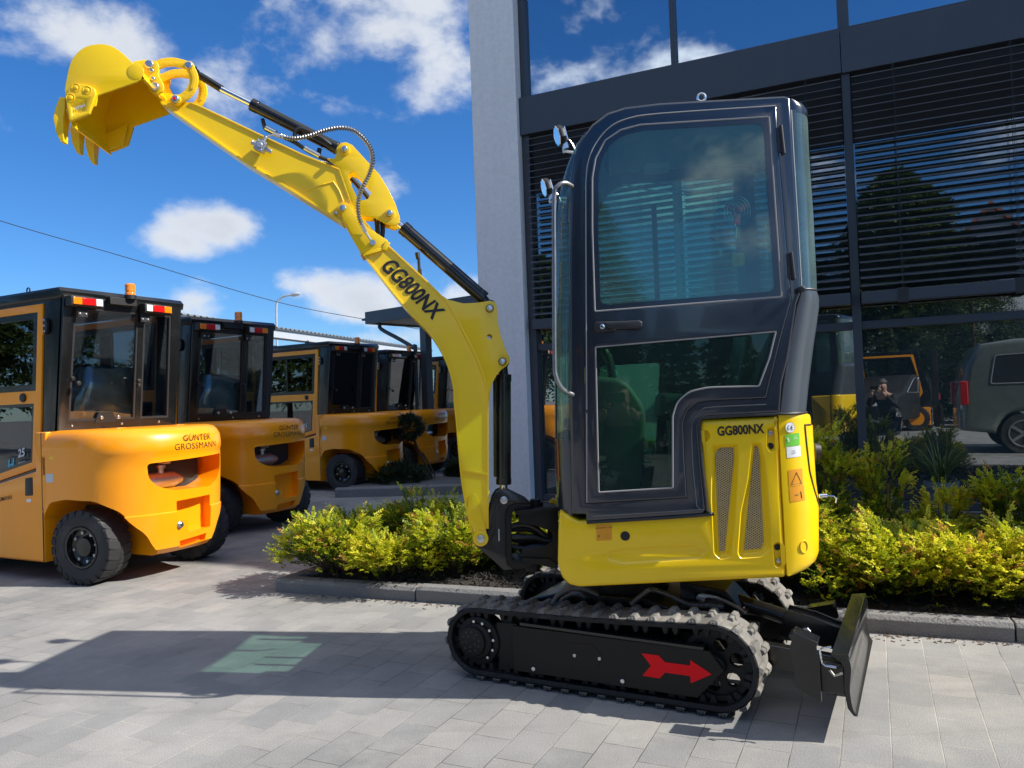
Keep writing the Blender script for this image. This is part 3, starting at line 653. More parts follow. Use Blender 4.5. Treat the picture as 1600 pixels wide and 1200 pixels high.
# blade with lift arms
m = MB(TF); fr_ = [(.455, .272), (.462, .24), (.455, .17), (.462, .11), (.475, .088)]; bk = [(.463, .088), (.446, .11), (.437, .17), (.440, .235), (.428, .262), (.436, .276)]
m.prism(smooth(fr_, 4)+bk, -.02, .83); bd = m.build('dozer_blade', 'black_paint', EX, bevel=.002)
m = MB(TF); m.prism([(.425, .258), (.458, .272), (.455, .285), (.40, .277)][::-1], -.018, .828); m.build('blade_top_edge', 'black_paint', bd, bevel=.002)
m = MB(TF); m.prism([(.40, .12), (.44, .12), (.44, .25), (.40, .25)], .05, .76); m.build('blade_back_beam', 'black_paint', bd, bevel=.004)
m = MB(TF)
for w in (.20, .56): m.prism([(-.14, .14), (.43, .125), (.43, .20), (.10, .225), (-.14, .22)], w, w+.045)
m.box(.02, .07, .2, .6, .15, .20); m.build('blade_arm', 'black_paint', EX, bevel=.005)
for nm, w, sgn in (('folded_blade_wing', -.035, 1), ('folded_blade_wing', .79, 1)):
    m = MB(TF)
    if w < 0:
        pl = TF.L([(1240, 992), (1262, 998), (1275, 1010), (1281, 1040), (1284, 1097), (1243, 1073), (1240, 1040), (1234, 1010)], -.03); m.prism(pl, -.035, -.022)
        m.prism(TF.L([(1232, 992), (1240, 986), (1278, 1003), (1276, 1012), (1236, 998)], -.03), -.04, .035)
        wg = m.build(nm, 'black_paint', bd, bevel=.002)
        m = MB(TF); m.box(.34, .44, -.012, .03, .15, .25); m.build('hinge_block', 'black_paint', wg, bevel=.004)
    else:
        m.prism(TF.L([(1264, 946), (1305, 939), (1312, 962), (1290, 975), (1267, 970)], .83), .80, .815); m.prism(TF.L([(1264, 950), (1264, 944), (1305, 937), (1306, 943)], .83), .76, .83); m.build(nm, 'black_paint', bd, bevel=.002)
tp = lambda x, y, w=-.05: TF.pt(*TF.uz(x, y, w), w)
m = MB(); m.tube([tp(1299, 1011), tp(1284, 1013), tp(1281, 1018), tp(1285, 1036), tp(1290, 1040), tp(1307, 1043)], .0035, 8); m.build('locking_pin', 'chrome', bd)
m = MB(); m.tube([tp(1326, 962, .8), tp(1324, 950, .8), tp(1328, 941, .8), tp(1329, 960, .8)], .0025, 6); m.tube([tp(1296, 1047), tp(1304, 1056), tp(1316, 1052)], .004, 8); m.build('retaining_clip', 'zinc', bd)
# blade lift cylinder
m = MB(TF); a = TF.pt(-.10, .335, .43); b = TF.pt(.20, .262, .43); m.cyl(a, b, .030); m.cyl(b, TF.pt(.215, .258, .43), .034); bc = m.build('blade_cylinder', 'black_paint', EX, bevel=.003)
m = MB(TF); m.cyl(TF.pt(.20, .262, .43), TF.pt(.40, .205, .43), .016); m.build('rod', 'chrome', bc)
m = MB(TF)
for w in (.385, .47): m.prism([(.17, .20), (.43, .16), (.43, .24), (.30, .285), (.20, .30)], w, w+.012)
m.build('blade_bracket', 'black_paint', EX, bevel=.002)
m = MB(TF); c = TF.uz(1260, 987, .37); m.prism([(c[0]+.017*math.cos(R(60*i+10)), c[1]+.017*math.sin(R(60*i+10))) for i in range(6)], .366, .384, r=.002); m.build('bolt', 'steel', EX)
m = MB(TF); c = TF.uz(1095, 935, .33); m.disc(c, .017, .325, .36, bev=.002); m.build('pin', 'steel', EX)
m = MB(TF); m.prism([(-.20, .24), (.02, .24), (.05, .30), (-.02, .37), (-.20, .39)], .34, .52); m.build('cylinder_mount', 'black_paint', EX, bevel=.004)
# hydraulic hoses under the house
def hosepath(pts, w0, w1=None, fr=TF):
    w1 = w0 if w1 is None else w1; n = len(pts); P = [fr.pt(*fr.uz(x, y, w0+(w1-w0)*i/(n-1)), w0+(w1-w0)*i/(n-1)) for i, (x, y) in enumerate(pts)]; return smooth(P, 14)
def ribbed(m, path, r, pitch=.006, k=.18):
    P = [np.array(p) for p in path]; L = [0]
    for a, b in zip(P[:-1], P[1:]): L.append(L[-1]+np.linalg.norm(b-a))
    n = int(L[-1]/(pitch/2)); xs = np.linspace(0, L[-1], n); arr = np.array(P); q = np.stack([np.interp(xs, L, arr[:, i]) for i in range(3)], 1)
    m.tube(list(q), r, 8, rf=lambda i: r*(1+k*(1 if i % 2 else -1)))
m = MB(); ribbed(m, hosepath([(862, 945), (872, 930), (893, 920), (915, 922), (935, 930)], .12, .2), .009); ribbed(m, hosepath([(868, 950), (880, 936), (900, 929), (930, 940)], .14, .22), .009)
ribbed(m, hosepath([(985, 944), (1005, 928), (1020, 922), (1045, 930), (1075, 944), (1105, 946), (1130, 948)], .16, .28), .010); ribbed(m, hosepath([(1095, 930), (1120, 934), (1150, 948), (1165, 958)], .3, .34), .007); m.build('spring_guarded_hose', 'coil', EX)
m = MB(); m.tube(hosepath([(870, 955), (885, 945), (920, 950), (980, 952), (1040, 950), (1100, 958)], .2, .3), .011, 8); m.tube(hosepath([(900, 935), (950, 945), (1010, 940), (1080, 952)], .3, .3), .012, 8); m.build('hose', 'hose', EX)
# ---------------------------------------------------------------- house
body = HP([(874, 797), (872, 830), (871, 880), (878, 903), (889, 914), (905, 918), (1226, 903), (1229, 897), (1222, 775), (1216, 650), (1096, 656), (1093, 664), (1098, 740), (1105, 797), (1103, 803), (905, 813), (884, 802)])
z6 = lambda a, b: (820+a/2.608, 470+b/2.608)
z4 = lambda a, b: (1080+a/7.273, 780+b/7.273)
z3 = lambda a, b: (1080+a/7.273, 640+b/7.273)
v1o = rnd(HP([z3(235, 400), z3(530, 385), z3(545, 560), z4(500, 350), z4(465, 665), z4(330, 690), z4(255, 620), z4(225, 0)]), .010)
v2o = rnd(HP([z3(690, 370), z3(800, 370), z3(850, 600), z4(915, 350), z4(920, 560), z4(800, 660), z4(560, 680), z4(525, 620), z4(560, 150), z3(640, 800)]), .010)
slot = rnd(HP([z6(330, 1020), z6(430, 1003), z6(690, 993), z6(745, 1020), z6(720, 1055), z6(400, 1078), z6(335, 1060)]), .012)
scr1 = rnd(HP([z3(105, 235), z3(190, 230), z3(225, 310), z3(180, 370), z3(108, 375)]), .008)
scr2 = rnd(HP([z3(862, 210), z3(940, 190), z3(985, 260), z3(995, 460), z3(900, 490), z3(855, 430)]), .008)
scr3 = rnd(HP([z4(925, 520), z4(985, 480), z4(1065, 520), z4(1075, 740), z4(1000, 790), z4(945, 760)]), .008)
m = MB(HF); m.prism(rnd(body, [.012]*6+[.006]*2+[.002]*2+[.008]*2+[.0]*2+[.006]*2+[.01]), 0, .845, r=.016, rec=[(v1o, .020, .016), (v2o, .020, .016), (slot, .007, .012), (scr1, .012, .008), (scr2, .012, .008), (scr3, .012, .008)])
by = m.build('engine_housing', 'yellow', EX, ang=40)
# dark toe under the front left corner, and mesh vents
def lattice(m, poly, w, sp, th, ang_):
    """expanded metal strands clipped to a convex polygon"""
    P = ccw(poly); cx = sum(p[0] for p in P)/len(P); cz = sum(p[1] for p in P)/len(P)
    for sg in (1, -1):
        d = np.array([math.cos(R(ang_)), sg*math.sin(R(ang_))]); n_ = np.array([-d[1], d[0]])
        for k in range(-80, 81):
            o = np.array([cx, cz])+n_*k*sp; t0, t1 = -9, 9; ok = True
            for i in range(len(P)):
                a = np.array(P[i]); b = np.array(P[(i+1) % len(P)]); e = b-a; nn = np.array([-e[1], e[0]]); den = nn@d; num = nn@(a-o)
                if abs(den) < 1e-9:
                    if num > 0: ok = False
                elif den > 0: t0 = max(t0, num/den)
                else: t1 = min(t1, num/den)
            if ok and t1-t0 > .001:
                a = o+d*t0; b = o+d*t1; q = n_*th; c_ = [a+q, a-q, b-q, b+q]
                m.prism([tuple(x) for x in c_], w+(.0003 if sg > 0 else 0), w+.0012)
for vo, inner in ((v1o, [z3(270, 500), z3(340, 420), z3(498, 420), z3(440, 1000), z4(380, 585), z4(320, 590)]), (v2o, [z3(720, 415), z3(770, 415), z3(805, 1160), z4(822, 480), z4(790, 560), z4(600, 575), z4(655, 0)])):
    pl = HP(inner, .02); m = MB(HF); m.prism(pl, .0188, .0195); vg = m.build('vent_shade_plate', 'ink', by); m = MB(HF); lattice(m, pl, .0168, .0074, .00125, 32); m.build('mesh_grille', 'tan', vg)  # black plate behind the mesh, shade inside the vent put into its colour
def hole_disc(m, x, y, r, w0=.0, w1=.0005): c = HF.uz(x, y); m.disc(c, r, w0, w1)
m = MB(HF)
hole_disc(m, *z3(907, 415), .0125, .0118, .0125); hole_disc(m, *z4(985, 550), .0125, .0118, .0125)
m.build('socket_hole_shade', 'ink', by)  # flat black discs, the shade of the holes put into their colour
m = MB(HF); c = HF.uz(*z6(409, 958)); m.disc(c, .023, -.0015, .001, bev=.001); m.build('filler_bezel', 'yellow', by)
m = MB(HF); m.disc(c, .018, -.0022, -.001); m.disc((c[0]+.001, c[1]), .006, -.004, -.002, bev=.001); m.build('filler_cap', 'ink', by)
m = MB(HF)
for p in (z3(132, 308), z3(905, 270), z4(997, 705)): c = HF.uz(*p); m.disc(c, .0085, .004, .0124, bev=.002)
m.build('bolt', 'steel', by)
# dark opening in the front corner
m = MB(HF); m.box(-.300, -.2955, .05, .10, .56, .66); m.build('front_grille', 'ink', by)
def sticker(name, pts, mt, par, w=-.0008): m = MB(HF); m.prism(HP(pts, 0), w, w+.0006); return m.build(name, mt, par)
st = sticker('caution_label', [z6(290, 913), z6(355, 911), z6(355, 975), z6(291, 978)], 'orange_label', by)
def htxt(s, x, y, size, mt, par, tilt=3.6, xs=1, bold=0., w=-.0016, fr=HF, name='lettering', sp=1.):
    a = R(tilt); c = fr.uz(x, y); du = fr.u*math.cos(a)+NZ*math.sin(a); dv = -fr.u*math.sin(a)+NZ*math.cos(a); return text(s, name, mt, par, fr.pt(c[0], c[1], w), du, dv, size, xs, bold, spacing=sp)
htxt('STANDARD SET  1/1000', *z6(322, 925), .0062, 'ink', st); htxt('P', *z6(303, 960), .014, 'ink', st); htxt('--- ----\n-- -----\n---- --', *z6(334, 958), .006, 'ink', st)
htxt('GG800NX', *z6(878, 528), .047, 'ink', by, tilt=2.2, xs=.80, bold=.03, name='model_lettering', sp=1.0)
# counterweight: swept round the back
def sweep_rear(levels, w1=.845, shape=None, w0=0., n=14):
    """levels: (pixel y at seam, seam pixel x, silhouette pixel x) -> rows from near side round to far side"""
    rows = []
    for y, xs, xe, k in levels:
        u0, z = HF.uz(xs, y); u1 = HF.uz(xe, y, w0+.10)[0]; du = u1-u0; row = []
        for t in np.linspace(0, 1, n): a = t*math.pi/2; row.append((w0+.16*k*(1-math.cos(a)), u0+du*math.sin(a)))
        W = w0+.16*k; row = [(w, u) for w, u in row]; far = [(w1-(w-w0), u) for w, u in row[::-1]]
        mid = [(W+(w1-w0-2*.16*k)*t, u0+du+.02*math.sin(math.pi*t)) for t in (.2, .4, .6, .8)]
        rows.append([HF.pt(u, z, w) for w, u in row+mid+far])
    return rows
cwL = [(648, 1217, 1262, .9), (651, 1217, 1268, .9), (656, 1217, 1271, 1), (700, 1219, 1273, 1), (760, 1222, 1277, 1), (790, 1224, 1281, 1), (800, 1224.5, 1284, 1), (850, 1227, 1284, 1), (872, 1228.5, 1284, 1), (884, 1229, 1279, .95), (893, 1230, 1266, .8), (898, 1230.5, 1248, .6), (900, 1231, 1236, .4)]
m = MB(HF); rows = sweep_rear(cwL, w0=.001); m.grid(rows)
nlen = len(rows[0]); m.add(list(rows[0]), [tuple(range(nlen))]); m.add(list(rows[-1]), [tuple(range(nlen))[::-1]])
# inner return towards the body
a = [r[0] for r in rows]; b = [np.array(r[0])+HF.w*.02-HF.u*.003 for r in rows]; m.grid([a, b]); CW = m.build('counterweight', 'yellow', EX, ang=50)
def rear_pt(y, t, off=.0, tab=cwL, w0=.001):
    """point on the counterweight near corner; t 0 = seam, 1 = silhouette"""
    ys = [l[0] for l in tab]; xs = np.interp(y, ys, [l[1] for l in tab]); xe = np.interp(y, ys, [l[2] for l in tab]); k = np.interp(y, ys, [l[3] for l in tab])
    u0, z = HF.uz(xs, y); u1 = HF.uz(xe, y, w0+.10)[0]; du = u1-u0; a_ = t*math.pi/2; w = w0+.16*k*(1-math.cos(a_)); u = u0+du*math.sin(a_)
    n_ = HF.u*(math.sin(a_)/max(du, .01))*.16*k*1. - HF.w*math.cos(a_)
    n_ = HF.u*math.sin(a_)*.16*k-HF.w*math.cos(a_)*du; n_ /= np.linalg.norm(n_)
    return HF.pt(u, z, w)+n_*off
def rear_patch(name, ya, yb, ta, tb, mt, par, off=.0009, slant=0., th=0.):
    ny = 10; nt = 7; ro = [[rear_pt(ya+(yb-ya)*i/ny+slant*j/nt, ta+(tb-ta)*j/nt, off) for j in range(nt+1)] for i in range(ny+1)]; m = MB(); m.grid(ro)
    return m.build(name, mt, par, solid=th, ang=60)
def rear_text(s, y, t, size, mt, par, tilt=5, bold=0., xs=1.):
    p = rear_pt(y, t, .0022); q = rear_pt(y, t+.03, .0022); du = q-p; du[2] = 0; du /= np.linalg.norm(du); a_ = R(tilt); d2 = du*math.cos(a_)+NZ*math.sin(a_); dv = -du*math.sin(a_)+NZ*math.cos(a_); return text(s, 'lettering', mt, par, p, d2, dv, size, xs, bold, depth=0)
# round CE sticker
m = MB(); cpt = rear_pt(668.5, .175, .001); q = rear_pt(668.5, .21, .001); du = q-cpt; du /= np.linalg.norm(du); vs = [cpt]+[cpt+du*.0195*math.cos(a)+NZ*.0195*math.sin(a) for a in np.linspace(0, 2*math.pi, 31)[:-1]]
m.add(vs, [(0, i+1, (i+1) % 30+1) for i in range(30)]); ce = m.build('round_label', 'white', CW)
m = MB(); m.ring([cpt+du*.0192*math.cos(a)+NZ*.0192*math.sin(a) for a in np.linspace(0, 2*math.pi, 31)[:-1]], .0004, 4); m.build('label_rim', 'ink', ce)
# the two letters as arcs
m = MB(); nrm_ = np.cross(du, NZ)
def arcs(cx, r, a0, a1): return [cpt+nrm_*.0012+du*(cx+r*math.cos(R(a)))+NZ*(r*math.sin(R(a))) for a in np.linspace(a0, a1, 14)]
m.tube(arcs(-.001, .0085, 110, 250), .0009, 5); m.tube(arcs(.0125, .0085, 110, 250), .0009, 5); m.tube([cpt+nrm_*.0012+du*.004, cpt+nrm_*.0012+du*.0105], .0009, 5); m.build('ce_mark', 'ink', ce)
gl = rear_patch('green_label', 679, 698.5, .085, .34, 'green_label', CW, slant=-1.5); rear_text('5', 688, .135, .020, 'white', gl, bold=.03); rear_text('LAT\nGWAR', 685, .26, .0065, 'white', gl); 
wl = rear_patch('warranty_label', 699, 716, .10, .35, 'white', CW, slant=-1.5); rear_text('Twoj\nwybor', 707, .21, .0078, 'ink', wl)
w1_ = rear_patch('warning_label', 735, 761, .11, .36, 'orange_label', CW, slant=-1.5); w2_ = rear_patch('warning_label', 762, 785, .11, .37, 'orange_label', CW, slant=-1.5)
m = MB()
tri_ = [rear_pt(739, .245, .002), rear_pt(757, .15, .002), rear_pt(757, .33, .002)]
for i in range(3): m.tube([tri_[i], tri_[(i+1) % 3]], .0007, 4)
m.build('triangle_sign', 'ink', w1_); m = MB(); m.tube([rear_pt(774, .2, .002), rear_pt(774, .26, .002)], .0008, 4); m.tube([rear_pt(769, .30, .002), rear_pt(780, .31, .002)], .001, 4); m.build('pictogram', 'ink', w2_)
# raised boss, hood lid with dark gap
m = MB(); cpt = rear_pt(856, .30, .0); q = rear_pt(856, .34, 0); du = q-cpt; du /= np.linalg.norm(du); nn = np.cross(du, NZ); m.ring([cpt+nn*.001+du*.017*math.cos(a)+NZ*.022*math.sin(a) for a in np.linspace(0, 2*math.pi, 31)[:-1]], .0022, 6); m.build('cast_ring', 'yellow', CW)
lid = []
for y in np.linspace(668, 800, 14): t0 = np.interp(y, [668, 740, 775, 800], [.50, .57, .72, .95]); lid.append([rear_pt(y, t0+(1.0-t0)*j/8, .006 if 0 < j else .001) for j in range(9)])
m = MB(); m.grid(lid); m.build('bonnet_lid', 'yellow', EX, ang=50)
gp = []
for y in np.linspace(666, 803, 20): t0 = np.interp(y, [668, 740, 775, 800], [.50, .57, .72, .95]); gp.append(rear_pt(y, t0-.02, .001))
m = MB(); m.tube([rear_pt(667, .7, .002), rear_pt(666, .6, .001)]+gp, .0035, 6); m.build('bonnet_gap', 'seal_dark', CW)
# latch with keys
hp = lambda x, y, w=0.: HF.pt(*HF.uz(x, y, w), w)
m = MB(); kx = hp(1280, 775, .15); m.cyl(kx, hp(1292, 774, .15), .008); m.tube([hp(1288, 774, .15), hp(1303, 775, .15), hp(1307, 779, .15), hp(1306, 786, .15)], .0025, 8); m.build('latch', 'chrome', EX)
m = MB(); kc = HF.uz(1305, 789, .15); m.box(kc[0]-.010, kc[0]+.010, .147, .153, kc[1]-.013, kc[1]+.012); m.box(kc[0], kc[0]+.005, .149, .151, kc[1]-.03, kc[1]-.012); m.build('key', 'chrome', EX, bevel=.001)
m = MB(); m.cyl(hp(1272, 705, .3), hp(1281, 705, .3), .035, .03, 20); m.build('exhaust_rim', 'seal_dark', EX)
# ---------------------------------------------------------------- cab
CWD = .80
z5 = lambda a, b: (820+a/3.333, 130+b/3.333)
cab_out = HP([(893, 803), (890, 600), (889, 420), (889.5, 330), (891, 285), (896, 250), (907, 219), (925, 195), (949, 177), (976, 168), (1030, 161.5), (1090, 158), (1180, 153), (1225, 150.5), (1234, 154), (1238, 220), (1245, 340), (1252, 448), (1250, 462), (1245, 475), (1232, 560), (1222, 600), (1219, 645), (1104, 651), (1094, 657), (1091, 668), (1097, 740), (1103, 795), (1099, 803), (916, 815), (915, 803)])
door_out = HP([(915, 786), (914.5, 600), (914, 330), (914.5, 280), (919, 250), (931, 223), (952, 200), (979, 187), (1030, 179), (1211.5, 167), (1214, 220), (1224, 345), (1235, 470), (1230, 488), (1216, 540), (1196, 622), (1108, 626), (1090, 629), (1075, 640), (1067, 660), (1069, 720), (1073, 777)])
win_up = HP([(930, 487), (926, 360), (926, 280), (931, 250), (946, 222), (970, 206), (1000, 198), (1199.5, 185.5), (1204, 250), (1219, 464)])
win_lo = HP([(931, 543), (1210, 519), (1200, 560), (1184, 603), (1104, 605), (1075, 612), (1057, 628), (1050, 650), (1050, 761), (936, 768)])
raw_up = list(win_up); raw_lo = list(win_lo); win_up = rnd(win_up, .006, 3); win_lo = rnd(win_lo, [.004, .004, .004, .006, .03, .02, .02, .01, .004, .004], 3)
m = MB(HF); m.prism(cab_out, -.012, .035, r=.012, r1=.004, holes=[offset(ccw(door_out), -.0016)]); cf = m.build('cab_side_frame', 'slate_paint', EX, ang=40)
m = MB(HF); m.prism(door_out, -.018, .018, r=.006, r1=.003, holes=[win_up, win_lo]); DR = m.build('door', 'slate_paint', EX, ang=40)
for nm, wp, g_ in (('upper_door_window', win_up, 'cab_glass'), ('lower_door_window', win_lo, 'dark_glass')):
    m = MB(HF); m.prism(offset(ccw(wp), -.004), -.0160, -.0125); dw = m.build(nm, g_, DR)
    m = MB(HF); m.ring([HF.pt(u, z, -.0185) for u, z in offset(ccw(wp), -.001)], .0032, 6); m.build('window_seal', 'seal_highlight', dw)
    # black printed border behind the glass
    inn = offset(ccw(raw_up if nm[0] == 'u' else raw_lo), .021 if nm[0] == 'u' else .006); m = MB(HF); m.prism(offset(ccw(wp), .0005), -.0172 if nm[0] == 'u' else .001, -.0164 if nm[0] == 'u' else .0018, holes=[rnd(inn, .03, 4) if nm[0] == 'u' else inn]); m.build('glass_border', 'slate_paint' if nm[0] == 'u' else 'seal_dark', dw)
# outer weather strip round the door
m = MB(HF); ds = HP([(917, 640), (915.5, 330), (916, 280), (920.5, 250), (932.5, 224), (953, 201), (980, 188), (1030, 180), (1211, 168)]); m.tube([HF.pt(u, z, -.0175) for u, z in smooth(ds, 4)], .0026, 6); m.tube([HF.pt(*HF.uz(x, y), -.0175) for x, y in ((917, 645), (917, 720), (917, 784))], .0026, 6); m.build('door_strip', 'seal_highlight', DR)
# recessed groove line below the window
m = MB(HF); m.prism(HP([(931, 543), (1211, 518), (1211, 515), (931, 538)]), -.021, -.016); m.build('window_ledge', 'seal_dark', DR)
# press line frame round the lower cut-out
m = MB(HF); lp = HP([(1196, 632), (1112, 636), (1095, 641), (1083, 655), (1080, 672), (1082, 730), (1088, 790), (1086, 796), (925, 806)]); m.tube([HF.pt(u, z, -.0125) for u, z in smooth(lp, 3)], .0022, 6); m.build('pressed_rib', 'slate_paint', cf)
m = MB(HF); lp = HP([(1219, 646), (1104, 652), (1095, 658), (1092, 668), (1098, 740), (1104, 796), (1100, 804), (917, 816)]); m.tube([HF.pt(u, z, -.006) for u, z in smooth(lp, 3)], .0065, 8); m.build('rubber_edge', 'seal_dark', cf)
# handle
m = MB(HF); c = HF.L([(928, 508), (931, 504), (960, 503), (962, 518), (934, 521), (929, 518)]); m.prism(rnd(c, .004, 3), -.034, -.018, r=.004, r1=0); m.prism(rnd(HF.L([(945, 505), (998, 502), (1003, 505), (1003, 512), (999, 515), (960, 516), (950, 514)]), .004, 3), -.050, -.036, r=.005); m.prism(HF.L([(990, 504), (1002, 504), (1002, 514), (990, 514)]), -.045, -.018); DH = m.build('door_handle', 'seal_dark', DR, ang=45)
m = MB(HF); m.disc(HF.uz(941.5, 511.5), .0095, -.036, -.030, bev=.002); m.build('lock', 'chrome', DH)
for x0, y0, x1, y1 in ((1218, 199, 1223, 243), (1234, 396, 1239, 438)):
    m = MB(HF); a = HF.pt(*HF.uz(x0, y0), -.022); b = HF.pt(*HF.uz(x1, y1), -.022); m.cyl(a, b, .0065, n=12); c0_ = HF.uz((x0+x1)/2-5, (y0+y1)/2); d_ = .035; m.box(c0_[0]-.008, c0_[0]+.014, -.020, -.016, c0_[1]-.045, c0_[1]+.045); m.build('hinge', 'seal_dark', DR, bevel=.001)
# far side of the cab
m = MB(HF); far_out = offset(ccw(cab_out), .001); hu = HP([(930, 520), (926, 280), (931, 250), (946, 222), (970, 206), (1000, 198), (1195, 186), (1212, 500)]); hl = HP([(932, 760), (931, 560), (1050, 552), (1040, 750)])
m.prism(far_out, CWD-.03, CWD, holes=[rnd(hu, .02, 3), rnd(hl, .02, 3)]); fs = m.build('far_side_frame', 'slate_paint', EX, ang=40)
m = MB(HF); m.prism(hu, CWD-.012, CWD-.008); m.build('far_side_window', 'cab_glass', fs)
m = MB(HF); u_ = HF.uz(1040, 300)[0]; m.box(u_-.012, u_+.012, CWD-.02, CWD-.002, 1.42, 2.06); m.build('sliding_window_bar', 'seal_dark', fs)
m = MB(HF); m.prism(hl, CWD-.012, CWD-.008); m.build('far_lower_window', 'cab_glass', fs)
# roof skin: follows the top of the side profile across the cab
rf = HP([(889.5, 330), (891, 285), (896, 250), (907, 219), (925, 195), (949, 177), (976, 168), (1030, 161.5), (1090, 158), (1180, 153), (1225, 150.5), (1234, 154)]); rf = smooth(rf, 3)
rr_ = rf[9:]; inn_ = [(u, z-.022) for u, z in rr_]
m = MB(HF); rows = []
for w, dz in ((.0, .0), (.03, .006), (.10, .012), (.40, .018), (.70, .012), (.77, .006), (.80, .0)): rows.append([HF.pt(u, z+dz-.001, w) for u, z in rr_])
m.grid(rows); m.grid([[HF.pt(u, z-.020, w) for u, z in rr_] for w in (.02, .78)]); rfo = m.build('roof', 'slate_paint', EX, ang=50)
m = MB(HF); m.grid([[HF.pt(u, z-.034, w) for u, z in rr_[6:]] for w in (.04, .76)]); m.build('headliner', 'headliner', rfo)
m = MB(HF)
for w in (.035, .755): 
    m.tube([HF.pt(u, z-.03, w) for u, z in rf[:14]], .016, 8)
m.build('roof_rail', 'slate_paint', rfo)
ey = HF.uz(1096, 152.5, .30); m = MB(HF); m.ring([HF.pt(ey[0]+.016*math.cos(a), ey[1]+.016*math.sin(a), .30) for a in np.linspace(0, 2*math.pi, 25)[:-1]], .0055, 8); m.cyl(HF.pt(ey[0], ey[1]-.045, .30), HF.pt(ey[0], ey[1]-.016, .30), .007); m.build('lifting_eye', 'steel', rfo)
# windscreen, bulging forward: built like the rear, mirrored
def front_rows(levels, n=9, w0=.006, w1=.794, D=.12):
    rows = []
    for y, xs, xe in levels:
        u0, z = HF.uz(xs, y); u1 = HF.uz(xe, y, w0+.05)[0]; du = u1-u0; row = []
        for t in np.linspace(0, 1, n): a = t*math.pi/2; row.append((w0+D*(1-math.cos(a)), u0+du*math.sin(a)))
        mid = [(w0+D+(w1-w0-2*D)*t, u0+du-.01*math.sin(math.pi*t)) for t in (.25, .5, .75)]; far = [(w1-(w-w0), u) for w, u in row[::-1]]
        rows.append([HF.pt(u, z, w) for w, u in row+mid+far])
    return rows
fl = [(205, 916, 909), (222, 906, 897), (245, 898, 886), (270, 893.5, 877), (300, 891, 868), (330, 890, 864.5), (420, 889.5, 864), (560, 890.5, 864), (684, 892, 865)]
m = MB(HF); m.grid(front_rows(fl)); ws = m.build('windscreen', 'cab_glass', EX, ang=60)
m = MB(HF); m.grid(front_rows([(684, 892, 865), (688, 892, 864), (692, 892, 865), (740, 893, 866), (800, 893, 870), (806, 893, 874)])); m.build('front_lower_panel', 'slate_paint', EX, ang=50)
m = MB(); rws = front_rows(fl); m.tube([r[5] for r in rws][3:], .004, 6); m.build('screen_seal', 'seal_dark', ws)
m = MB(HF); cc2 = [hp(895, 293, 0)-HF.w*.012, hp(884, 291, 0)-HF.w*.045, hp(874, 297, 0)-HF.w*.06, hp(868, 315, 0)-HF.w*.06, hp(868, 420, 0)-HF.w*.06, hp(868.5, 560, 0)-HF.w*.06, hp(871, 590, 0)-HF.w*.06, hp(881, 609, 0)-HF.w*.045, hp(896, 617, 0)-HF.w*.012]
m.tube(smooth(cc2, 6), .0085, 10); m.build('grab_rail', 'rail_metal', EX)
# rear window and rear corner panel
rl = [(172, 1236, 1258, .6), (182, 1236.5, 1261, .7), (230, 1239, 1264, .8), (330, 1245, 1271, .8), (430, 1251, 1276, .8), (455, 1252.5, 1276.5, .8)]
m = MB(HF); m.grid(sweep_rear(rl, w1=CWD, w0=.0)); rw = m.build('rear_window', 'green_glass', EX, ang=60)
m = MB(HF); rt_ = sweep_rear([(154, 1233, 1240, .6), (158, 1234, 1253, .6), (166, 1235.5, 1260, .65), (176, 1236, 1261.5, .7)], w1=CWD, w0=.0); m.grid(rt_); m.add(rt_[0], [tuple(range(len(rt_[0])))]); m.build('rear_roof_edge', 'slate_paint', rfo, ang=60)
rp = [(452, 1252, 1276, .8), (457, 1251.5, 1279, .85), (464, 1250, 1282, .9), (480, 1245, 1283, 1), (547, 1232, 1274, 1), (600, 1224, 1267, .95), (645, 1219, 1262, .9)]
m = MB(HF); m.grid(sweep_rear(rp, w1=CWD+.02, w0=-.004)); rp_ = m.build('rear_corner_panel', 'slate_light', EX, ang=60)
m = MB(HF); sr = sweep_rear(rp, w1=CWD+.02, w0=-.004); m.tube([r[0] for r in sr], .004, 6); m.tube([np.array(p)-NZ*.004 for p in sr[-1]], .0055, 8); m.tube(sr[0], .004, 6); m.build('panel_edge', 'seal_dark', rp_)
m = MB(); sw = sweep_rear(rl, w1=CWD, w0=.0); m.tube([r[0] for r in sw], .0032, 6); m.build('window_seal', 'seal_highlight', rw)
m = MB(HF); c = HF.uz(1249, 454); m.tube([HF.pt(c[0], c[1], -.012), HF.pt(c[0], c[1], -.045)], .0115, 14); m.tube([HF.pt(c[0], c[1], -.045), HF.pt(c[0], c[1], -.048)], .008, 14); m.build('window_stay_knob', 'seal_dark', rp_, bevel=.002)
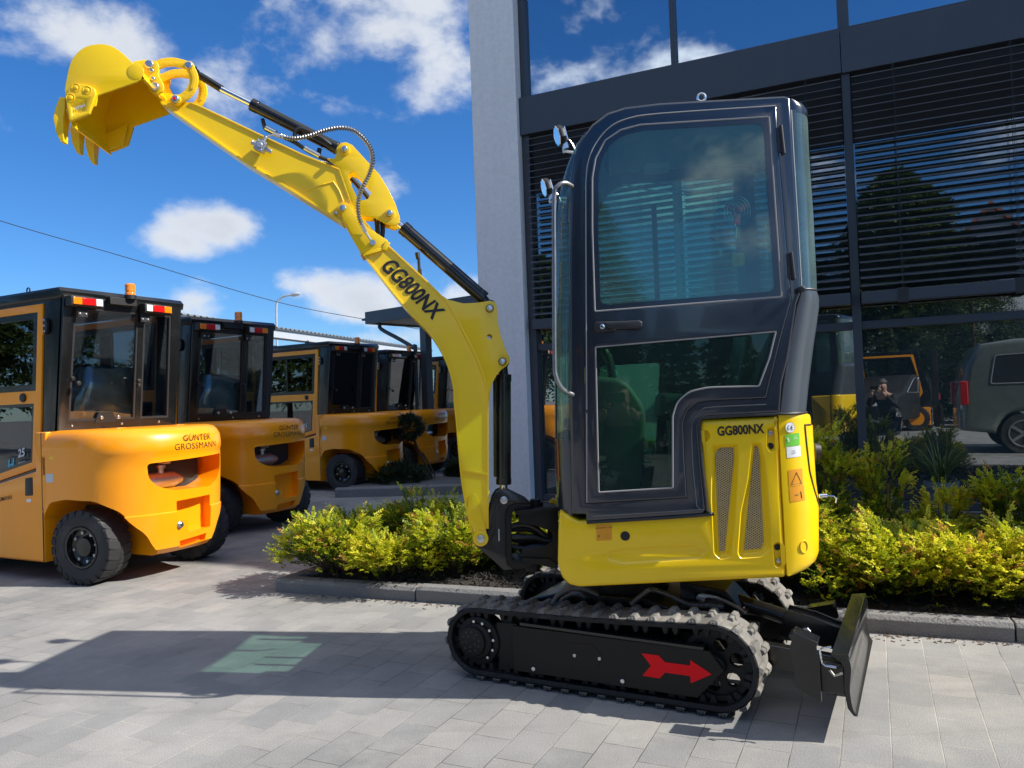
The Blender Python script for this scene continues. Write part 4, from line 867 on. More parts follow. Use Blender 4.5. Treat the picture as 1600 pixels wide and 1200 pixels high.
# ---- cab interior
m = MB(HF)
m.box(-.24, .22, .05, .76, .70, .735); m.build('cab_floor', 'seal_dark', EX)
m = MB(HF); m.prism([(.27, .76), (.50, .76), (.50, 1.06), (.58, 1.36), (.54, 1.40), (.44, 1.10), (.27, 1.04)], .045, .76); m.build('rear_bulkhead', 'seal_dark', EX, bevel=.01)
m = MB(HF); m.prism(rnd([(.10, 1.05), (.45, 1.03), (.47, 1.13), (.12, 1.16)], .03), .20, .58, r=.03); m.prism(rnd([(.40, 1.10), (.50, 1.08), (.58, 1.52), (.50, 1.55)], .03), .22, .56, r=.03); m.prism([(.16, .74), (.42, .74), (.42, 1.04), (.16, 1.04)], .25, .53); m.build('seat', 'seat_vinyl', EX)
for w in (.14, .64):
    m = MB(HF); m.prism(rnd([(-.10, .74), (.02, .74), (.06, 1.10), (-.02, 1.22), (-.16, 1.24), (-.20, 1.0)], .05, 6), w, w+.11, r=.02); cs = m.build('control_console', 'console', EX)
    m = MB(HF); m.tube(smooth([HF.pt(-.07, 1.22, w+.05), HF.pt(-.08, 1.30, w+.05), HF.pt(-.10, 1.34, w+.05)], 4), [.016, .018]*4+[.015]); m.build('gaiter', 'seal_dark', cs)
    m = MB(HF); m.tube(smooth([HF.pt(-.10, 1.33, w+.05), HF.pt(-.08, 1.40, w+.05), HF.pt(-.09, 1.47, w+.05)], 4), .013); m.build('joystick', 'ink', cs)
m = MB(HF)
for w in (.33, .43): m.tube(smooth([HF.pt(-.17, .74, w), HF.pt(-.20, 1.0, w), HF.pt(-.16, 1.28, w)], 5), .010)
m.build('travel_lever', 'yellow', EX)
# small red fan hanging in the rear corner
fc = np.array(hp(1152, 330, .50)); m = MB(); 
for rr2 in (.065, .052, .036, .018): m.ring([fc+HF.u*(rr2*math.cos(a))*.85+NZ*rr2*math.sin(a)-HF.w*(.018-(rr2*.25)) for a in np.linspace(0, 2*math.pi, 33)[:-1]], .0012, 5)
for i in range(28): a = 2*math.pi*i/28; m.tube([fc-HF.w*.016+HF.u*.016*math.cos(a)+NZ*.016*math.sin(a), fc+HF.u*.055*math.cos(a)+NZ*.065*math.sin(a)], .0008, 4)
m.cyl(fc+NZ*-.065, fc-NZ*.11+HF.w*.03, .008); fan = m.build('fan_cage', 'steel', EX)
m = MB()
for i in range(3):
    a = 2*math.pi*i/3+.5; m.obox(fc+HF.u*.030*math.cos(a)+NZ*.032*math.sin(a)+HF.w*.006, (HF.u*math.cos(a)+NZ*math.sin(a))*.024, (-HF.u*math.sin(a)+NZ*math.cos(a)+HF.w*.3)*.014, HF.w*.001)
m.build('fan_blade', 'red', fan)
m = MB(HF); c = HF.uz(1157, 402, .70); m.box(c[0]-.028, c[0]+.028, .76, .763, c[1]-.03, c[1]+.03); m.build('yellow_tag', 'yellow', fs)
m = MB(HF); m.tube(smooth([HF.pt(.0, 2.04, .30), HF.pt(.15, 2.00, .3), HF.pt(.38, 1.99, .32)], 6), .004, 6); m.box(.10, .20, .28, .36, 2.09, 2.115); m.build('cabin_lamp', 'headliner', rfo)
# work lights
for x, y, w in ((874, 212, .30), (853, 293, .62)):
    c = np.array(hp(x, y, w)); ax = (-HF.u*.93-NZ*.25-HF.w*.28); ax /= np.linalg.norm(ax); side = np.cross(ax, NZ); side /= np.linalg.norm(side); up_ = np.cross(side, ax)
    m = MB(); oc = lambda s, d: [c+ax*d+side*(s*.040*math.cos(R(22.5+45*i)))*1.08+up_*(s*.040*math.sin(R(22.5+45*i)))*1.08 for i in range(8)]
    m.grid([oc(.55, -.022), oc(.85, -.018), oc(1.0, -.008), oc(1.0, .006), oc(.93, .010)], True); m.add(oc(.55, -.022), [tuple(range(8))]); m.add(oc(.93, .010), [tuple(range(8))[::-1]]); lt = m.build('work_light', 'seal_dark', EX)
    m = MB(); m.add(oc(.90, .0118), [tuple(range(8))]); m.ring(oc(.95, .010), .0025, 5)
    for k in range(4): m.tube([c-ax*.024+side*(-.024+.016*k)-up_*.026, c-ax*.024+side*(-.024+.016*k)+up_*.026], .0035, 5)
    m.build('lens', 'chrome', lt)
    m = MB(); f_ = c-up_*.048; m.obox(f_-ax*.012, ax*.010, side*.012, up_*.012); m.cyl(f_-up_*.012, f_-up_*.028, .005); m.tube(smooth([f_, f_-ax*.03+up_*.025, f_-ax*.045, f_-ax*.05-up_*.03], 5), .0028, 6)
    ft = f_-up_*.02; tgt = HF.pt(HF.uz(900, y+25)[0]+.02, ft[2]-.02, w); m.tube([ft, (ft+tgt)/2, tgt], .006, 6); m.build('light_bracket', 'steel', lt)
# aerial lead and wiper by the screen
m = MB(); m.tube(smooth([hp(866, 500, .2), hp(862, 430, .2), hp(868, 380, .2), hp(874, 330, .2)], 6), .003, 6); m.build('wiper', 'ink', ws)
# ---------------------------------------------------------------- boom, stick, bucket
TW = .055
def BP(pts, w=-TW): return BF.L(pts, w)
def bpt(x, y, w=0., wp=-TW): return BF.pt(*BF.uz(x, y, wp), w)
y1 = lambda a, b: (50+a/4, 40+b/4)
y2 = lambda a, b: (380+a/4, 140+b/4)
y3 = lambda a, b: (540+a/4.444, 360+b/4.444)
def flange(m, pts, t, wa, wb):
    """strip of thickness t lying to the left of a polyline, spanning the whole width"""
    P = [np.array(p) for p in pts]; q = []
    for i in range(len(P)):
        d = P[min(i+1, len(P)-1)]-P[max(i-1, 0)]; d /= np.linalg.norm(d); q.append(P[i]+np.array([-d[1], d[0]])*t)
    n = len(P); vs = []
    for w in (wa, wb): vs += [m.fr.pt(p[0], p[1], w) for p in P]+[m.fr.pt(p[0], p[1], w) for p in q]
    fs = []
    for i in range(n-1):
        fs += [(i, i+1, n+i+1, n+i), (2*n+i, 3*n+i, 3*n+i+1, 2*n+i+1), (i, 2*n+i, 2*n+i+1, i+1), (n+i, n+i+1, 3*n+i+1, 3*n+i)]
    fs += [(0, n, 3*n, 2*n), (n-1, 3*n-1, 4*n-1, 2*n-1)]; m.add(vs, fs)
# main boom
L_ = BP([y2(615, 790), y2(640, 860), y2(740, 1030), y3(120, 170), y3(280, 380), y3(430, 560), y3(600, 740), y3(700, 920), y3(745, 1080), (709, 630), (712, 655), (716, 704), (721, 755), (728, 795), (736, 832)])
Rr = BP([(763.5, 826), (763.6, 740), (763.6, 650), (763, 618), (757, 585), (745, 555), (727, 520), (697, 468), y3(270, 75), y2(760, 820), y2(682, 735)])
L_ = smooth(L_, 3); Rr = smooth(Rr, 3)
m = MB(BF); web = ccw(L_+Rr); m.prism(offset(web, .001), -TW+.006, TW-.006); BM = m.build('boom', 'yellow', EX)
m = MB(BF); flange(m, L_, .007, -TW, TW); flange(m, Rr, .006, -TW, TW); m.build('boom_flange', 'yellow', BM, bevel=.001, seg=1)
ear = BP([(692, 462), (700, 468), (724, 474), (745, 473), (765, 470), (772, 471), (776, 477), (777, 488), (778, 504), (782, 521), (788, 541), (796, 559), (796, 566), (792, 571), (783, 578), (775, 588), (769, 600), (765.5, 615), (763, 640), (757, 600), (745, 565), (720, 515)])
for w in (-TW+.001, TW-.017):
    m = MB(BF); c1 = BF.uz(765, 526, -TW); m.prism(ccw(ear), w, w+.016, r=.0015, r1=.0015, holes=[[(c1[0]+.011*math.cos(a), c1[1]+.011*math.sin(a)) for a in np.linspace(0, 2*math.pi, 21)[:-1]]]); m.build('boom_bracket', 'yellow', BM)
# weld seam on the curve, reinforcing plates
m = MB(BF); sm = smooth(BP([(697, 468), (727, 505), (748, 545), (759, 580), (764, 618)], -TW), 5); m.tube([BF.pt(u, z, -TW+.006) for u, z in sm], .0035, 6); m.build('weld_seam', 'yellow', BM)
m = MB(BF); m.prism(BP([(536, 326), (546, 318), (552, 330), (575, 356), (606, 376), (597, 389), (567, 398), (556, 378), (541, 350), (534, 338)]), -TW-.004, -TW+.006, r=.001); m.prism(BP([(597, 390), (603, 377), (610, 380), (604, 392)]), -TW-.009, -TW, r=.001); m.prism(BP([(567, 397), (604, 385), (606, 389), (568, 401)]), -TW-.007, -TW, r=.001); m.build('boom_nose_plate', 'yellow', BM)
m = MB(BF); c = BF.uz(751, 841, -TW); m.disc(c, .031, -TW-.012, TW+.012, bev=.002); 
m.prism(ccw(BP([(722, 733), (763, 739), (763, 742), (721, 736)])), -TW-.001, TW); m.prism(ccw(BP([(730, 800), (733, 775), (741, 770), (745, 776), (762, 838), (742, 838)])), -TW-.002, -TW+.008, r=.001); m.build('boom_foot', 'yellow', BM, ang=40)
m = MB(BF)
for x, y, r in ((751, 841, .0155), (765, 482, .0115), (785, 565, .0115)): c = BF.uz(x, y, -TW); m.disc(c, r, -TW-.020, TW+.020, bev=.002)
for x, y, r in ((609, 334, .0115), (539, 234, .011), (536, 326, .012)): c = BF.uz(x, y, -TW); m.disc(c, r, -TW-.018, TW+.018, bev=.002)
m.build('pivot_pin', 'steel', BM)
m = MB(BF)
for x, y in ((765, 482), (785, 565)):
    c = BF.uz(x, y, -TW); m.ring([BF.pt(c[0]+.0155*math.cos(a), c[1]+.0155*math.sin(a), -TW) for a in np.linspace(0, 2*math.pi, 25)[:-1]], .0012, 5)
m.build('pin_bush', 'seal_dark', BM)
# lettering runs along the boom
c = BF.uz(643, 451.5, -TW); a_ = BF.uz(607, 414, -TW); b_ = BF.uz(682, 489, -TW); d = np.array([b_[0]-a_[0], b_[1]-a_[1]]); ln = np.linalg.norm(d); d /= ln
du = BF.u*d[0]+NZ*d[1]; dv = -BF.u*d[1]+NZ*d[0]; dvs = dv+du*.18
text('GG800NX', 'model_lettering', 'ink', BM, BF.pt(c[0], c[1], -TW+.0045), du, dvs, .088, .76, .03, depth=.0012)
# stick
top = BP([y1(985, 470), y1(1060, 500), (420, 215), y2(375, 400), y2(600, 490), y2(640, 600), y2(690, 740)])
bot = BP([y2(680, 790), y2(612, 834), y2(560, 796), y2(380, 684), y2(200, 572), y2(0, 450), y1(910, 562), y1(800, 485), y1(790, 462)])
m = MB(BF); TS = .047; web = ccw(top+bot); m.prism(offset(web, .0008), -TS+.005, TS-.005); ST = m.build('stick', 'yellow', EX)
m = MB(BF); flange(m, top[::-1] if False else top[::-1], .006, -TS, TS); flange(m, bot[::-1][1:-1], .009, -TS-.004, TS+.004); m.build('stick_flange', 'yellow', ST, bevel=.001, seg=1)
m = MB(BF); m.tube([BF.pt(*BF.uz(*q_, -TS), -TS+.004) for q_ in (y2(382, 630), y2(480, 598), y2(562, 574), y2(600, 630), y2(626, 700))], .003, 6); m.build('weld_seam', 'yellow', ST)
gp = rnd(BP([y2(570, 430), y2(585, 395), y2(583, 365), y2(605, 335), y2(640, 328), y2(680, 345), y2(760, 432), y2(850, 530), y2(905, 620), y2(950, 710), y2(978, 795), y2(975, 835), y2(940, 852), y2(880, 832), y2(800, 792), y2(740, 790), y2(690, 740), y2(640, 600), y2(600, 490), y2(520, 430)], -TS), .004)
hl_ = rnd(BP([y2(655, 530), y2(680, 508), y2(705, 520), y2(790, 610), y2(802, 640), y2(780, 685), y2(740, 692), y2(715, 680), y2(662, 570)], -TS), .008)
m = MB(BF)
for w in (-TS, TS-.010): m.prism(gp, w, w+.010, r=.001, r1=.001, holes=[hl_])
m.build('gusset_plate', 'yellow', ST)
m = MB(BF)
for p, r in ((y2(635, 378), .021), (y2(918, 778), .020), (y2(627, 745), .024)): m.disc(BF.uz(*p, -TS), r, -TS-.008, TS+.008, bev=.001)
m.build('pin_boss', 'yellow_cast', ST)
m = MB(BF)
for p, r in ((y2(635, 378), .0125), (y2(918, 778), .0125), (y2(627, 745), .013)): 
    c = BF.uz(*p, -TS); m.prism([(c[0]+r*math.cos(R(60*i)), c[1]+r*math.sin(R(60*i))) for i in range(6)], -TS-.014, -TS-.007, r=.001)
m.disc(BF.uz(*y2(580, 775), -TS), .006, -TS-.012, -TS, bev=.001); m.build('pin_bolt', 'steel', ST)
# cylinders
def cylinder(name, a, b, c_, d, r, rr_, fr=BF, w=0., gland=None):
    """barrel from a to b, rod from c_ to d (pixels)"""
    A, B_, C_, D_ = [fr.pt(*fr.uz(*p, w), w) for p in (a, b, c_, d)]; m = MB(); m.cyl(A, B_, r); ax = (B_-A)/np.linalg.norm(B_-A); m.cyl(A+ax*.0, A+ax*.03, r*1.07); m.cyl(B_-ax*.022, B_+ax*.002, r*1.05)
    o = m.build(name, 'black_paint', EX, bevel=.002); m = MB(); m.cyl(C_, D_, rr_); m.build('rod', 'chrome', o); m = MB(); m.cyl(D_-(D_-C_)/np.linalg.norm(D_-C_)*.0, D_+(D_-C_)/np.linalg.norm(D_-C_)*.012, rr_*1.2); return o
o = cylinder('stick_cylinder', (629, 355), (756, 466), (613, 340), (640, 365), .0275, .014)
m = MB(BF); m.disc(BF.uz(611, 337), .022, -.02, .02, bev=.002); m.disc(BF.uz(765, 478), .024, -.022, .022, bev=.002); m.cyl(BF.pt(*BF.uz(750, 462)), BF.pt(*BF.uz(764, 478)), .020); m.build('cylinder_eye', 'black_paint', o)
m = MB(); m.cyl(bpt(653, 392, -.02), bpt(655, 425, -.02), .006); m.tube([bpt(655, 418, -.02), bpt(657, 440, -.02), bpt(664, 455, .0)], .008, 8); m.cyl(bpt(651, 392, -.02), bpt(653, 402, -.02), .009); m.build('cylinder_hose', 'hose', o)
o = cylinder('bucket_cylinder', (393, 163), (527, 232), (343, 138), (400, 166), .0245, .012)
m = MB(BF); m.cyl(BF.pt(*BF.uz(312, 118)), BF.pt(*BF.uz(346, 139)), .0150); m.disc(BF.uz(303, 112), .020, -.016, .016, bev=.002); m.disc(BF.uz(539, 236), .022, -.02, .02, bev=.002); m.build('rod_eye', 'black_paint', o)
m = MB(); m.cyl(bpt(405, 178, 0), bpt(408, 190, 0), .008); m.tube(smooth([bpt(408, 188, 0), bpt(412, 196, -.01), bpt(430, 205, -.02), bpt(458, 218, -.02), bpt(480, 232, -.02), bpt(505, 243, -.01), bpt(522, 246, 0)], 5), .0085, 8); m.tube(smooth([bpt(459, 216, -.03), bpt(460, 203, -.035), bpt(472, 199, -.035), bpt(500, 212, -.03), bpt(515, 222, -.02)], 5), .0085, 8); m.cyl(bpt(496, 225, 0), bpt(494, 235, 0), .009); m.build('cylinder_hose', 'hose', o)
m = MB(); m.cyl(bpt(412, 194, -.012), bpt(428, 203, -.02), .0105); m.cyl(bpt(474, 228, -.03), bpt(497, 240, -.025), .010); m.build('hose_fitting', 'steel', o)
# lift cylinder between boom and swing post
o = cylinder('boom_cylinder', (787, 585), (787, 756), (787, 750), (787, 778), .030, .016)
m = MB(BF); m.disc(BF.uz(785, 566), .026, -.03, .03, bev=.002); m.cyl(BF.pt(*BF.uz(785, 570)), BF.pt(*BF.uz(787, 590)), .02); m.tube([BF.pt(*BF.uz(773, 590, -.02), -.02), BF.pt(*BF.uz(774, 745, -.02), -.02)], .007, 8); m.build('cylinder_eye', 'black_paint', o)
# hydraulic take-off block on the stick
c = np.array(bpt(409, 231, -TS-.022)); dx = np.array(bpt(409+20, 231+10, -TS-.022))-c; dx /= np.linalg.norm(dx); dn = -BF.w; dz = np.cross(dx, dn); dz /= np.linalg.norm(dz)
m = MB(); m.obox(c, dx*.020, dz*.021, dn*.018); m.cyl(c+dx*.018, c+dx*.046, .0085); m.cyl(c-dx*.018, c-dx*.040, .0085); m.cyl(c-dx*.034, c-dx*.040, .011, n=6); zz = dz if dz[2] > 0 else -dz; m.cyl(c+zz*.018, c+zz*.045, .0085); m.cyl(c+dn*.015, c+dn*.026, .012, n=6); 
for a in (-1, 1):
    for b in (-1, 1): m.cyl(c+dx*.013*a+dz*.014*b, c+dx*.013*a+dz*.014*b+dn*.021, .0028, n=6)
m.build('valve_block', 'alu', ST, bevel=.0015)
hz = -.10
hpth = [bpt(*y2(205, 293), hz+.02), bpt(*y2(262, 318), hz), bpt(*y2(340, 330), hz), bpt(*y2(430, 312), hz), bpt(*y2(520, 280), hz), bpt(*y2(620, 264), hz), bpt(*y2(700, 280), hz), bpt(*y2(762, 330), hz), bpt(*y2(806, 400), hz), bpt(*y2(814, 480), hz), bpt(*y2(786, 570), hz), bpt(*y2(748, 640), hz), bpt(*y2(726, 720), hz), bpt(*y2(728, 800), hz+.01), bpt(*y2(745, 850), hz+.02)]
sp_ = smooth(hpth, 10); m = MB(); ribbed(m, sp_[8:], .0085, .0105, .30); HS = m.build('spring_guarded_hose', 'coil', ST)
m = MB(); m.tube(sp_[:12], .0088, 8); m.tube(smooth([c+zz*.04, c+zz*.055+dx*.01, bpt(*y2(205, 293), hz+.02)], 4), .004, 8); m.tube([bpt(*y2(742, 840), hz+.02), bpt(*y2(765, 895), hz+.03)], .0085, 8); m.tube([bpt(*y2(765, 895), hz+.03), bpt(*y2(800, 945), -TW-.015)], .005, 8); m.cyl(bpt(*y2(812, 960), -TW-.018), bpt(*y2(812, 960), -TW), .011); m.build('hose_fitting', 'steel', HS)
m = MB(); ribbed(m, smooth([bpt(*y2(300, 375), .05), bpt(*y2(380, 400), .05), bpt(*y2(470, 405), .05), bpt(*y2(570, 415), .05)], 10), .008, .0075, .22); m.build('spring_guarded_hose', 'coil', ST)
m = MB(); m.tube(smooth([bpt(*y2(665, 530), .0), bpt(*y2(720, 590), 0), bpt(*y2(780, 665), 0), bpt(*y2(815, 760), 0), bpt(*y2(830, 830), 0), bpt(*y2(832, 885), 0)], 5), .010, 8); m.tube(smooth([bpt(*y2(840, 740), .02), bpt(*y2(862, 830), .02), bpt(*y2(856, 915), .02)], 5), .010, 8); m.build('hose', 'hose', ST)
# linkage: two curved arms each side and the bucket link
def cpoly(pts, wd, w0=-TS):
    P = [np.array(BF.uz(*p, w0)) for p in pts]; P = [np.array(q) for q in smooth(P, 5)]; a, b = [], []
    for i in range(len(P)):
        d = P[min(i+1, len(P)-1)]-P[max(i-1, 0)]; d /= np.linalg.norm(d); nn = np.array([-d[1], d[0]]); a.append(tuple(P[i]+nn*wd)); b.append(tuple(P[i]-nn*wd))
    return ccw(a+b[::-1])
LKs = []
for w in (-TS-.016, TS+.004):
    m = MB(BF); m.prism(cpoly([y1(990, 262), y1(1018, 330), y1(1005, 400), y1(960, 450), y1(905, 475)], .0165), w, w+.012, r=.002, r1=.002); m.prism(cpoly([y1(1000, 280), y1(1022, 340), y1(1008, 405)], .005), w-.003, w+.002)
    for p, r in ((y1(990, 262), .018), (y1(908, 473), .020)): m.disc(BF.uz(*p, -TS), r, w-.004, w+.014, bev=.002)
    lk = m.build('link_arm', 'yellow_cast', EX, ang=40); LKs.append(lk)
    m = MB(BF); m.prism(cpoly([y1(990, 262), y1(900, 238), y1(830, 242), y1(780, 262), y1(752, 275)], .0165), w-.002 if w < 0 else w-.012, w+.010 if w < 0 else w, r=.002, r1=.002); m.build('bucket_link', 'yellow_cast', EX, ang=40)
m = MB(BF)
m.disc(BF.uz(*y1(990, 262), -TS), .0145, -TS-.026, -TS-.012, bev=.003); m.disc(BF.uz(*y1(908, 473), -TS), .0145, -TS-.030, -TS-.015, bev=.003); m.disc(BF.uz(*y1(990, 262), -TS), .011, -TS-.02, TS+.02); m.build('link_pin', 'steel', LKs[0])
m = MB(BF); m.disc(BF.uz(*y1(905, 473), -TS), .006, -TS-.0315, -TS-.030); m.build('grease_nipple', 'red', LKs[0])
# bucket
BW0, BW1 = -.175, .165
arc = [y1(205, 402), y1(213, 350), y1(225, 290), y1(243, 228), y1(280, 172), y1(340, 130), y1(420, 115), y1(490, 125), y1(550, 160), y1(600, 205), y1(640, 243), y1(668, 262)]
side = [y1(692, 300), y1(680, 332), y1(655, 350), y1(410, 435), y1(395, 500), y1(300, 565), y1(243, 602), y1(222, 560)]
A2 = BF.L(arc, BW0); S2 = BF.L(side, BW0); A2 = smooth(A2, 3)
plate = ccw(A2+S2)
m = MB(BF); m.prism(plate, BW0, BW0+.010, r=.001, r1=.001); bk_ = m.build('bucket_side_plate', 'yellow', EX)
ORG_ = ORG[0].copy(); BK = bk_; BK.name = 'bucket'
m = MB(BF); m.prism(plate, BW1-.010, BW1, r=.001, r1=.001); m.build('side_plate', 'yellow', BK)
# wrapped shell: from the lip over the back to the hinge, then the flat floor to the ear
lip = BF.uz(*y1(243, 600), BW0); lip0 = BF.uz(*y1(222, 520), BW0)
heel = BF.uz(*y1(700, 330), BW0)
shell = [lip, lip0]+[tuple(p) for p in A2]+[heel]
m = MB(BF); P = [np.array(p) for p in shell]; q = []
for i in range(len(P)):
    d = P[min(i+1, len(P)-1)]-P[max(i-1, 0)]; d /= np.linalg.norm(d); nn = np.array([d[1], -d[0]]); q.append(P[i]+nn*.008)
# make sure q is inside
cen = np.mean(np.array(plate), 0)
if np.linalg.norm(q[8]-cen) > np.linalg.norm(P[8]-cen): q = [2*P[i]-q[i] for i in range(len(P))]
m.grid([[BF.pt(*P[i], w) for i in range(len(P))]+[BF.pt(*q[i], w) for i in range(len(P)-1, -1, -1)] for w in (BW0+.001, BW1-.001)], True); m.build('shell', 'yellow', BK, ang=40)
# lip plate and teeth pointing down
lip = np.array(lip); lip0 = np.array(lip0); ld = (lip-lip0)/np.linalg.norm(lip-lip0)
m = MB(BF); e = lip+ld*.018; nn = np.array([-ld[1], ld[0]])*.007; m.prism(ccw([tuple(lip0-nn), tuple(e-nn*.4), tuple(e+nn*.4), tuple(lip0+nn)]), BW0, BW1); m.build('cutting_edge', 'yellow', BK)
tb = [np.array(BF.uz(*y1(*q), BW0+.02)) for q in ((200, 455), (183, 590), (190, 735))]
for k in range(3):
    wc = BW0+.022+.128*k; n2 = np.array([1., 0.])
    m = MB(BF)
    def sec(p, th, hw, sh=0.): return [BF.pt(*(p+n2*(th*a+sh)), wc+hw*b) for a, b in ((-1, 0), (0, -1), (1, 0), (0, 1))]
    def sec(p, th, hw): return [BF.pt(*(p+n2*th*a), wc+hw*b) for a, b in ((-1, -1), (1, -1), (1, 1), (-1, 1))]
    R0 = sec(tb[0], .010, .016); R3 = sec(tb[2]+np.array([.006, 0]), .006, .016)
    m.grid([R0, sec(tb[1]*.55+tb[0]*.45, .017, .022), sec(tb[1], .018, .026), sec(tb[1]*.4+tb[2]*.6, .013, .021), R3], True); m.add(R0, [(0, 1, 2, 3)]); m.add(R3, [(3, 2, 1, 0)]); m.build('tooth', 'yellow_cast', BK, bevel=.002)
sc = [y1(262, 370), y1(352, 378), y1(402, 402), y1(408, 435), y1(368, 560), y1(258, 604), y1(243, 600), y1(218, 450)]
for w, f in ((BW0-.014, 1), (BW1, 1)):
    m = MB(BF); m.prism(rnd(BF.L(sc, BW0), .006, 3), w, w+.014, r=.003, r1=.003, rec=[(rnd(BF.L([y1(255, 515), y1(350, 470), y1(340, 545), y1(262, 575)], BW0), .002), .0015, .0015)] if w < 0 else [])
    for p in (y1(285, 397), y1(355, 413), y1(252, 460)): c_ = BF.uz(*p, BW0); m.ring([BF.pt(c_[0]+.015*math.cos(a), c_[1]+.015*math.sin(a), w) for a in np.linspace(0, 2*math.pi, 25)[:-1]], .0014, 6)
    sd = m.build('side_cutter', 'yellow_cast', BK, ang=40)
    m = MB(BF)
    for p in (y1(285, 397), y1(355, 413), y1(252, 460)): c_ = BF.uz(*p, BW0); m.disc(c_, .008, w-.004 if w < 0 else w+.010, w+.002 if w < 0 else w+.018, bev=.003)
    m.build('cutter_bolt', 'yellow_cast', sd)
    if w < 0:
        cc3 = BF.uz(*y1(312, 513), BW0); a = R(20); text('WSH', 'cast_letters', 'silver_label', sd, BF.pt(cc3[0], cc3[1]-.004, w-.0004), BF.u*math.cos(a)+NZ*math.sin(a), -BF.u*math.sin(a)+NZ*math.cos(a), .017, 1.1, .01, depth=.0012)
# far cutter hangs lower: blade of the far side
m = MB(BF); m.prism(BF.L([y1(435, 690), y1(600, 610), y1(570, 745), y1(455, 785)], BW1-.03), BW1-.030, BW1-.022, r=.001); m.build('side_cutter_blade', 'yellow_cast', BK)
m = MB(BF); rs = random.Random(2)
for x, y in ((305, 615), (400, 612), (480, 580), (445, 635), (545, 600)): pass
for k in range(5):
    c_ = BF.uz(*y1(235+4*k, 520), BW0); m.disc((c_[0]+.012, c_[1]), .007, 0, .001)
# ears and rounded boss where the bucket hangs
for w in (BW0-.004,):
    m = MB(BF); m.disc(BF.uz(*y1(648, 287), BW0), .030, BW0-.0015, BW0+.002, bev=.001); m.build('heel_boss', 'yellow', BK)
for w in (-TS-.022, TS+.010):
    m = MB(BF); m.prism(rnd(BF.L([y1(640, 240), y1(720, 226), y1(790, 236), y1(806, 270), y1(800, 320), y1(835, 385), y1(832, 425), y1(790, 445), y1(750, 425), y1(690, 330)], -TS), .010), w, w+.012, r=.002, r1=.002); er = m.build('bucket_ear', 'yellow_cast', BK, ang=40)
    if w < 0:
        m = MB(BF)
        for p, q_ in ((y1(750, 262), y1(765, 300)), (y1(785, 400), y1(772, 350))):
            c_ = BF.uz(*p, -TS); m.disc(c_, .0165, w-.014, w+.002, bev=.004); c_ = BF.uz(*q_, -TS); m.disc(c_, .0075, w-.010, w+.002, bev=.002)
        m.build('ear_pin', 'steel', er)
m = MB(BF); m.prism(BF.L([y1(640, 250), y1(760, 430), y1(800, 450), y1(770, 380), y1(700, 260)], -TS), -TS-.010, TS+.010); m.build('hanger_plate', 'yellow', BK)
# floor of the bucket towards the stick (seen from below)
p0_ = np.array(BF.uz(*y1(700, 330), BW0)); p1_ = np.array(BF.uz(*y1(640, 350), BW0))
# ---------------------------------------------------------------- swing post
x4 = lambda a, b: (740+a/6.667, 740+b/6.667)
post = [x4(0, 740), x4(150, 620), x4(160, 440), x4(205, 260), x4(245, 195), x4(300, 168), x4(345, 170), x4(560, 275), x4(610, 320), x4(600, 325), x4(430, 322), x4(375, 345), x4(345, 400), x4(345, 880), x4(365, 960), x4(410, 1010), x4(320, 1020), x4(180, 890), x4(30, 770)]
for w in (-.046, .034):
    m = MB(BF); m.prism(BF.L(post, -.07), w, w+.012, r=.0015, r1=.0015); sw_ = m.build('swing_post_plate', 'black_paint', EX)
    if w > 0: continue
    m = MB(BF); m.disc(BF.uz(*x4(320, 283), -.07), .0155, -.056, -.044, bev=.002); m.build('pivot_pin', 'steel', sw_)
    m = MB(BF); m.prism(BF.L([x4(262, 590), x4(274, 590), x4(276, 715), x4(264, 715)], -.075), -.0472, -.0462); m.build('serial_mark', 'alu', sw_)
m = MB(BF); m.prism(BF.L([x4(200, 300), x4(345, 400), x4(345, 900), x4(330, 1000), x4(200, 880), x4(240, 600)], 0), -.033, .033); m.build('swing_post_core', 'black_matt', EX)
m = MB(BF)
cb = [x4(600, 322), x4(430, 322), x4(370, 345), x4(340, 400), x4(342, 880), x4(365, 960), x4(430, 1005), x4(600, 985), x4(640, 920), x4(600, 900), x4(430, 905), x4(400, 880), x4(398, 420), x4(425, 385), x4(600, 378)]
m.prism(rnd(BF.L(cb, -.06), .004, 3), -.058, .085, r=.004, r1=.004); m.build('swing_bracket', 'black_plate', EX)
m = MB(BF)
for a, b in ((x4(590, 300), x4(700, 380)),):
    u0, z1_ = BF.uz(*a, 0); u1, z0_ = BF.uz(*b, 0); cx_ = (u0+u1)/2; m.cyl(BF.pt(cx_, z0_-.01, 0), BF.pt(cx_, z1_, 0), .032); m.cyl(BF.pt(cx_, z1_, 0), BF.pt(cx_, z1_+.012, 0), .022)
    zb = BF.uz(*x4(600, 960), 0)[1]; m.cyl(BF.pt(cx_-.02, zb-.02, 0), BF.pt(cx_-.02, zb+.04, 0), .03)
m.build('swing_pin', 'black_matt', EX)
# house side bracket: two cheek plates with an oval opening
hb = [x4(560, 385), x4(700, 350), x4(880, 345), x4(880, 960), x4(800, 890), x4(600, 900), x4(500, 870), x4(498, 800), x4(760, 745), x4(820, 700), x4(825, 640), x4(790, 590), x4(640, 540), x4(470, 515), x4(470, 400)]
m = MB(BF)
for w in (-.075, .075): m.prism(BF.L(hb, -.07), w, w+.014)
m.prism(BF.L([x4(430, 385), x4(880, 345), x4(890, 365), x4(880, 385), x4(700, 385), x4(600, 430), x4(440, 425)], -.07), -.088, .11); m.prism(BF.L([x4(500, 870), x4(800, 880), x4(880, 960), x4(860, 985), x4(600, 925), x4(500, 905)], -.07), -.088, .11); m.build('house_bracket', 'black_plate', EX, bevel=.002)
m = MB(HF); m.box(-.30, -.10, .10, .62, .52, .76); m.build('front_frame', 'black_matt', EX, bevel=.01)
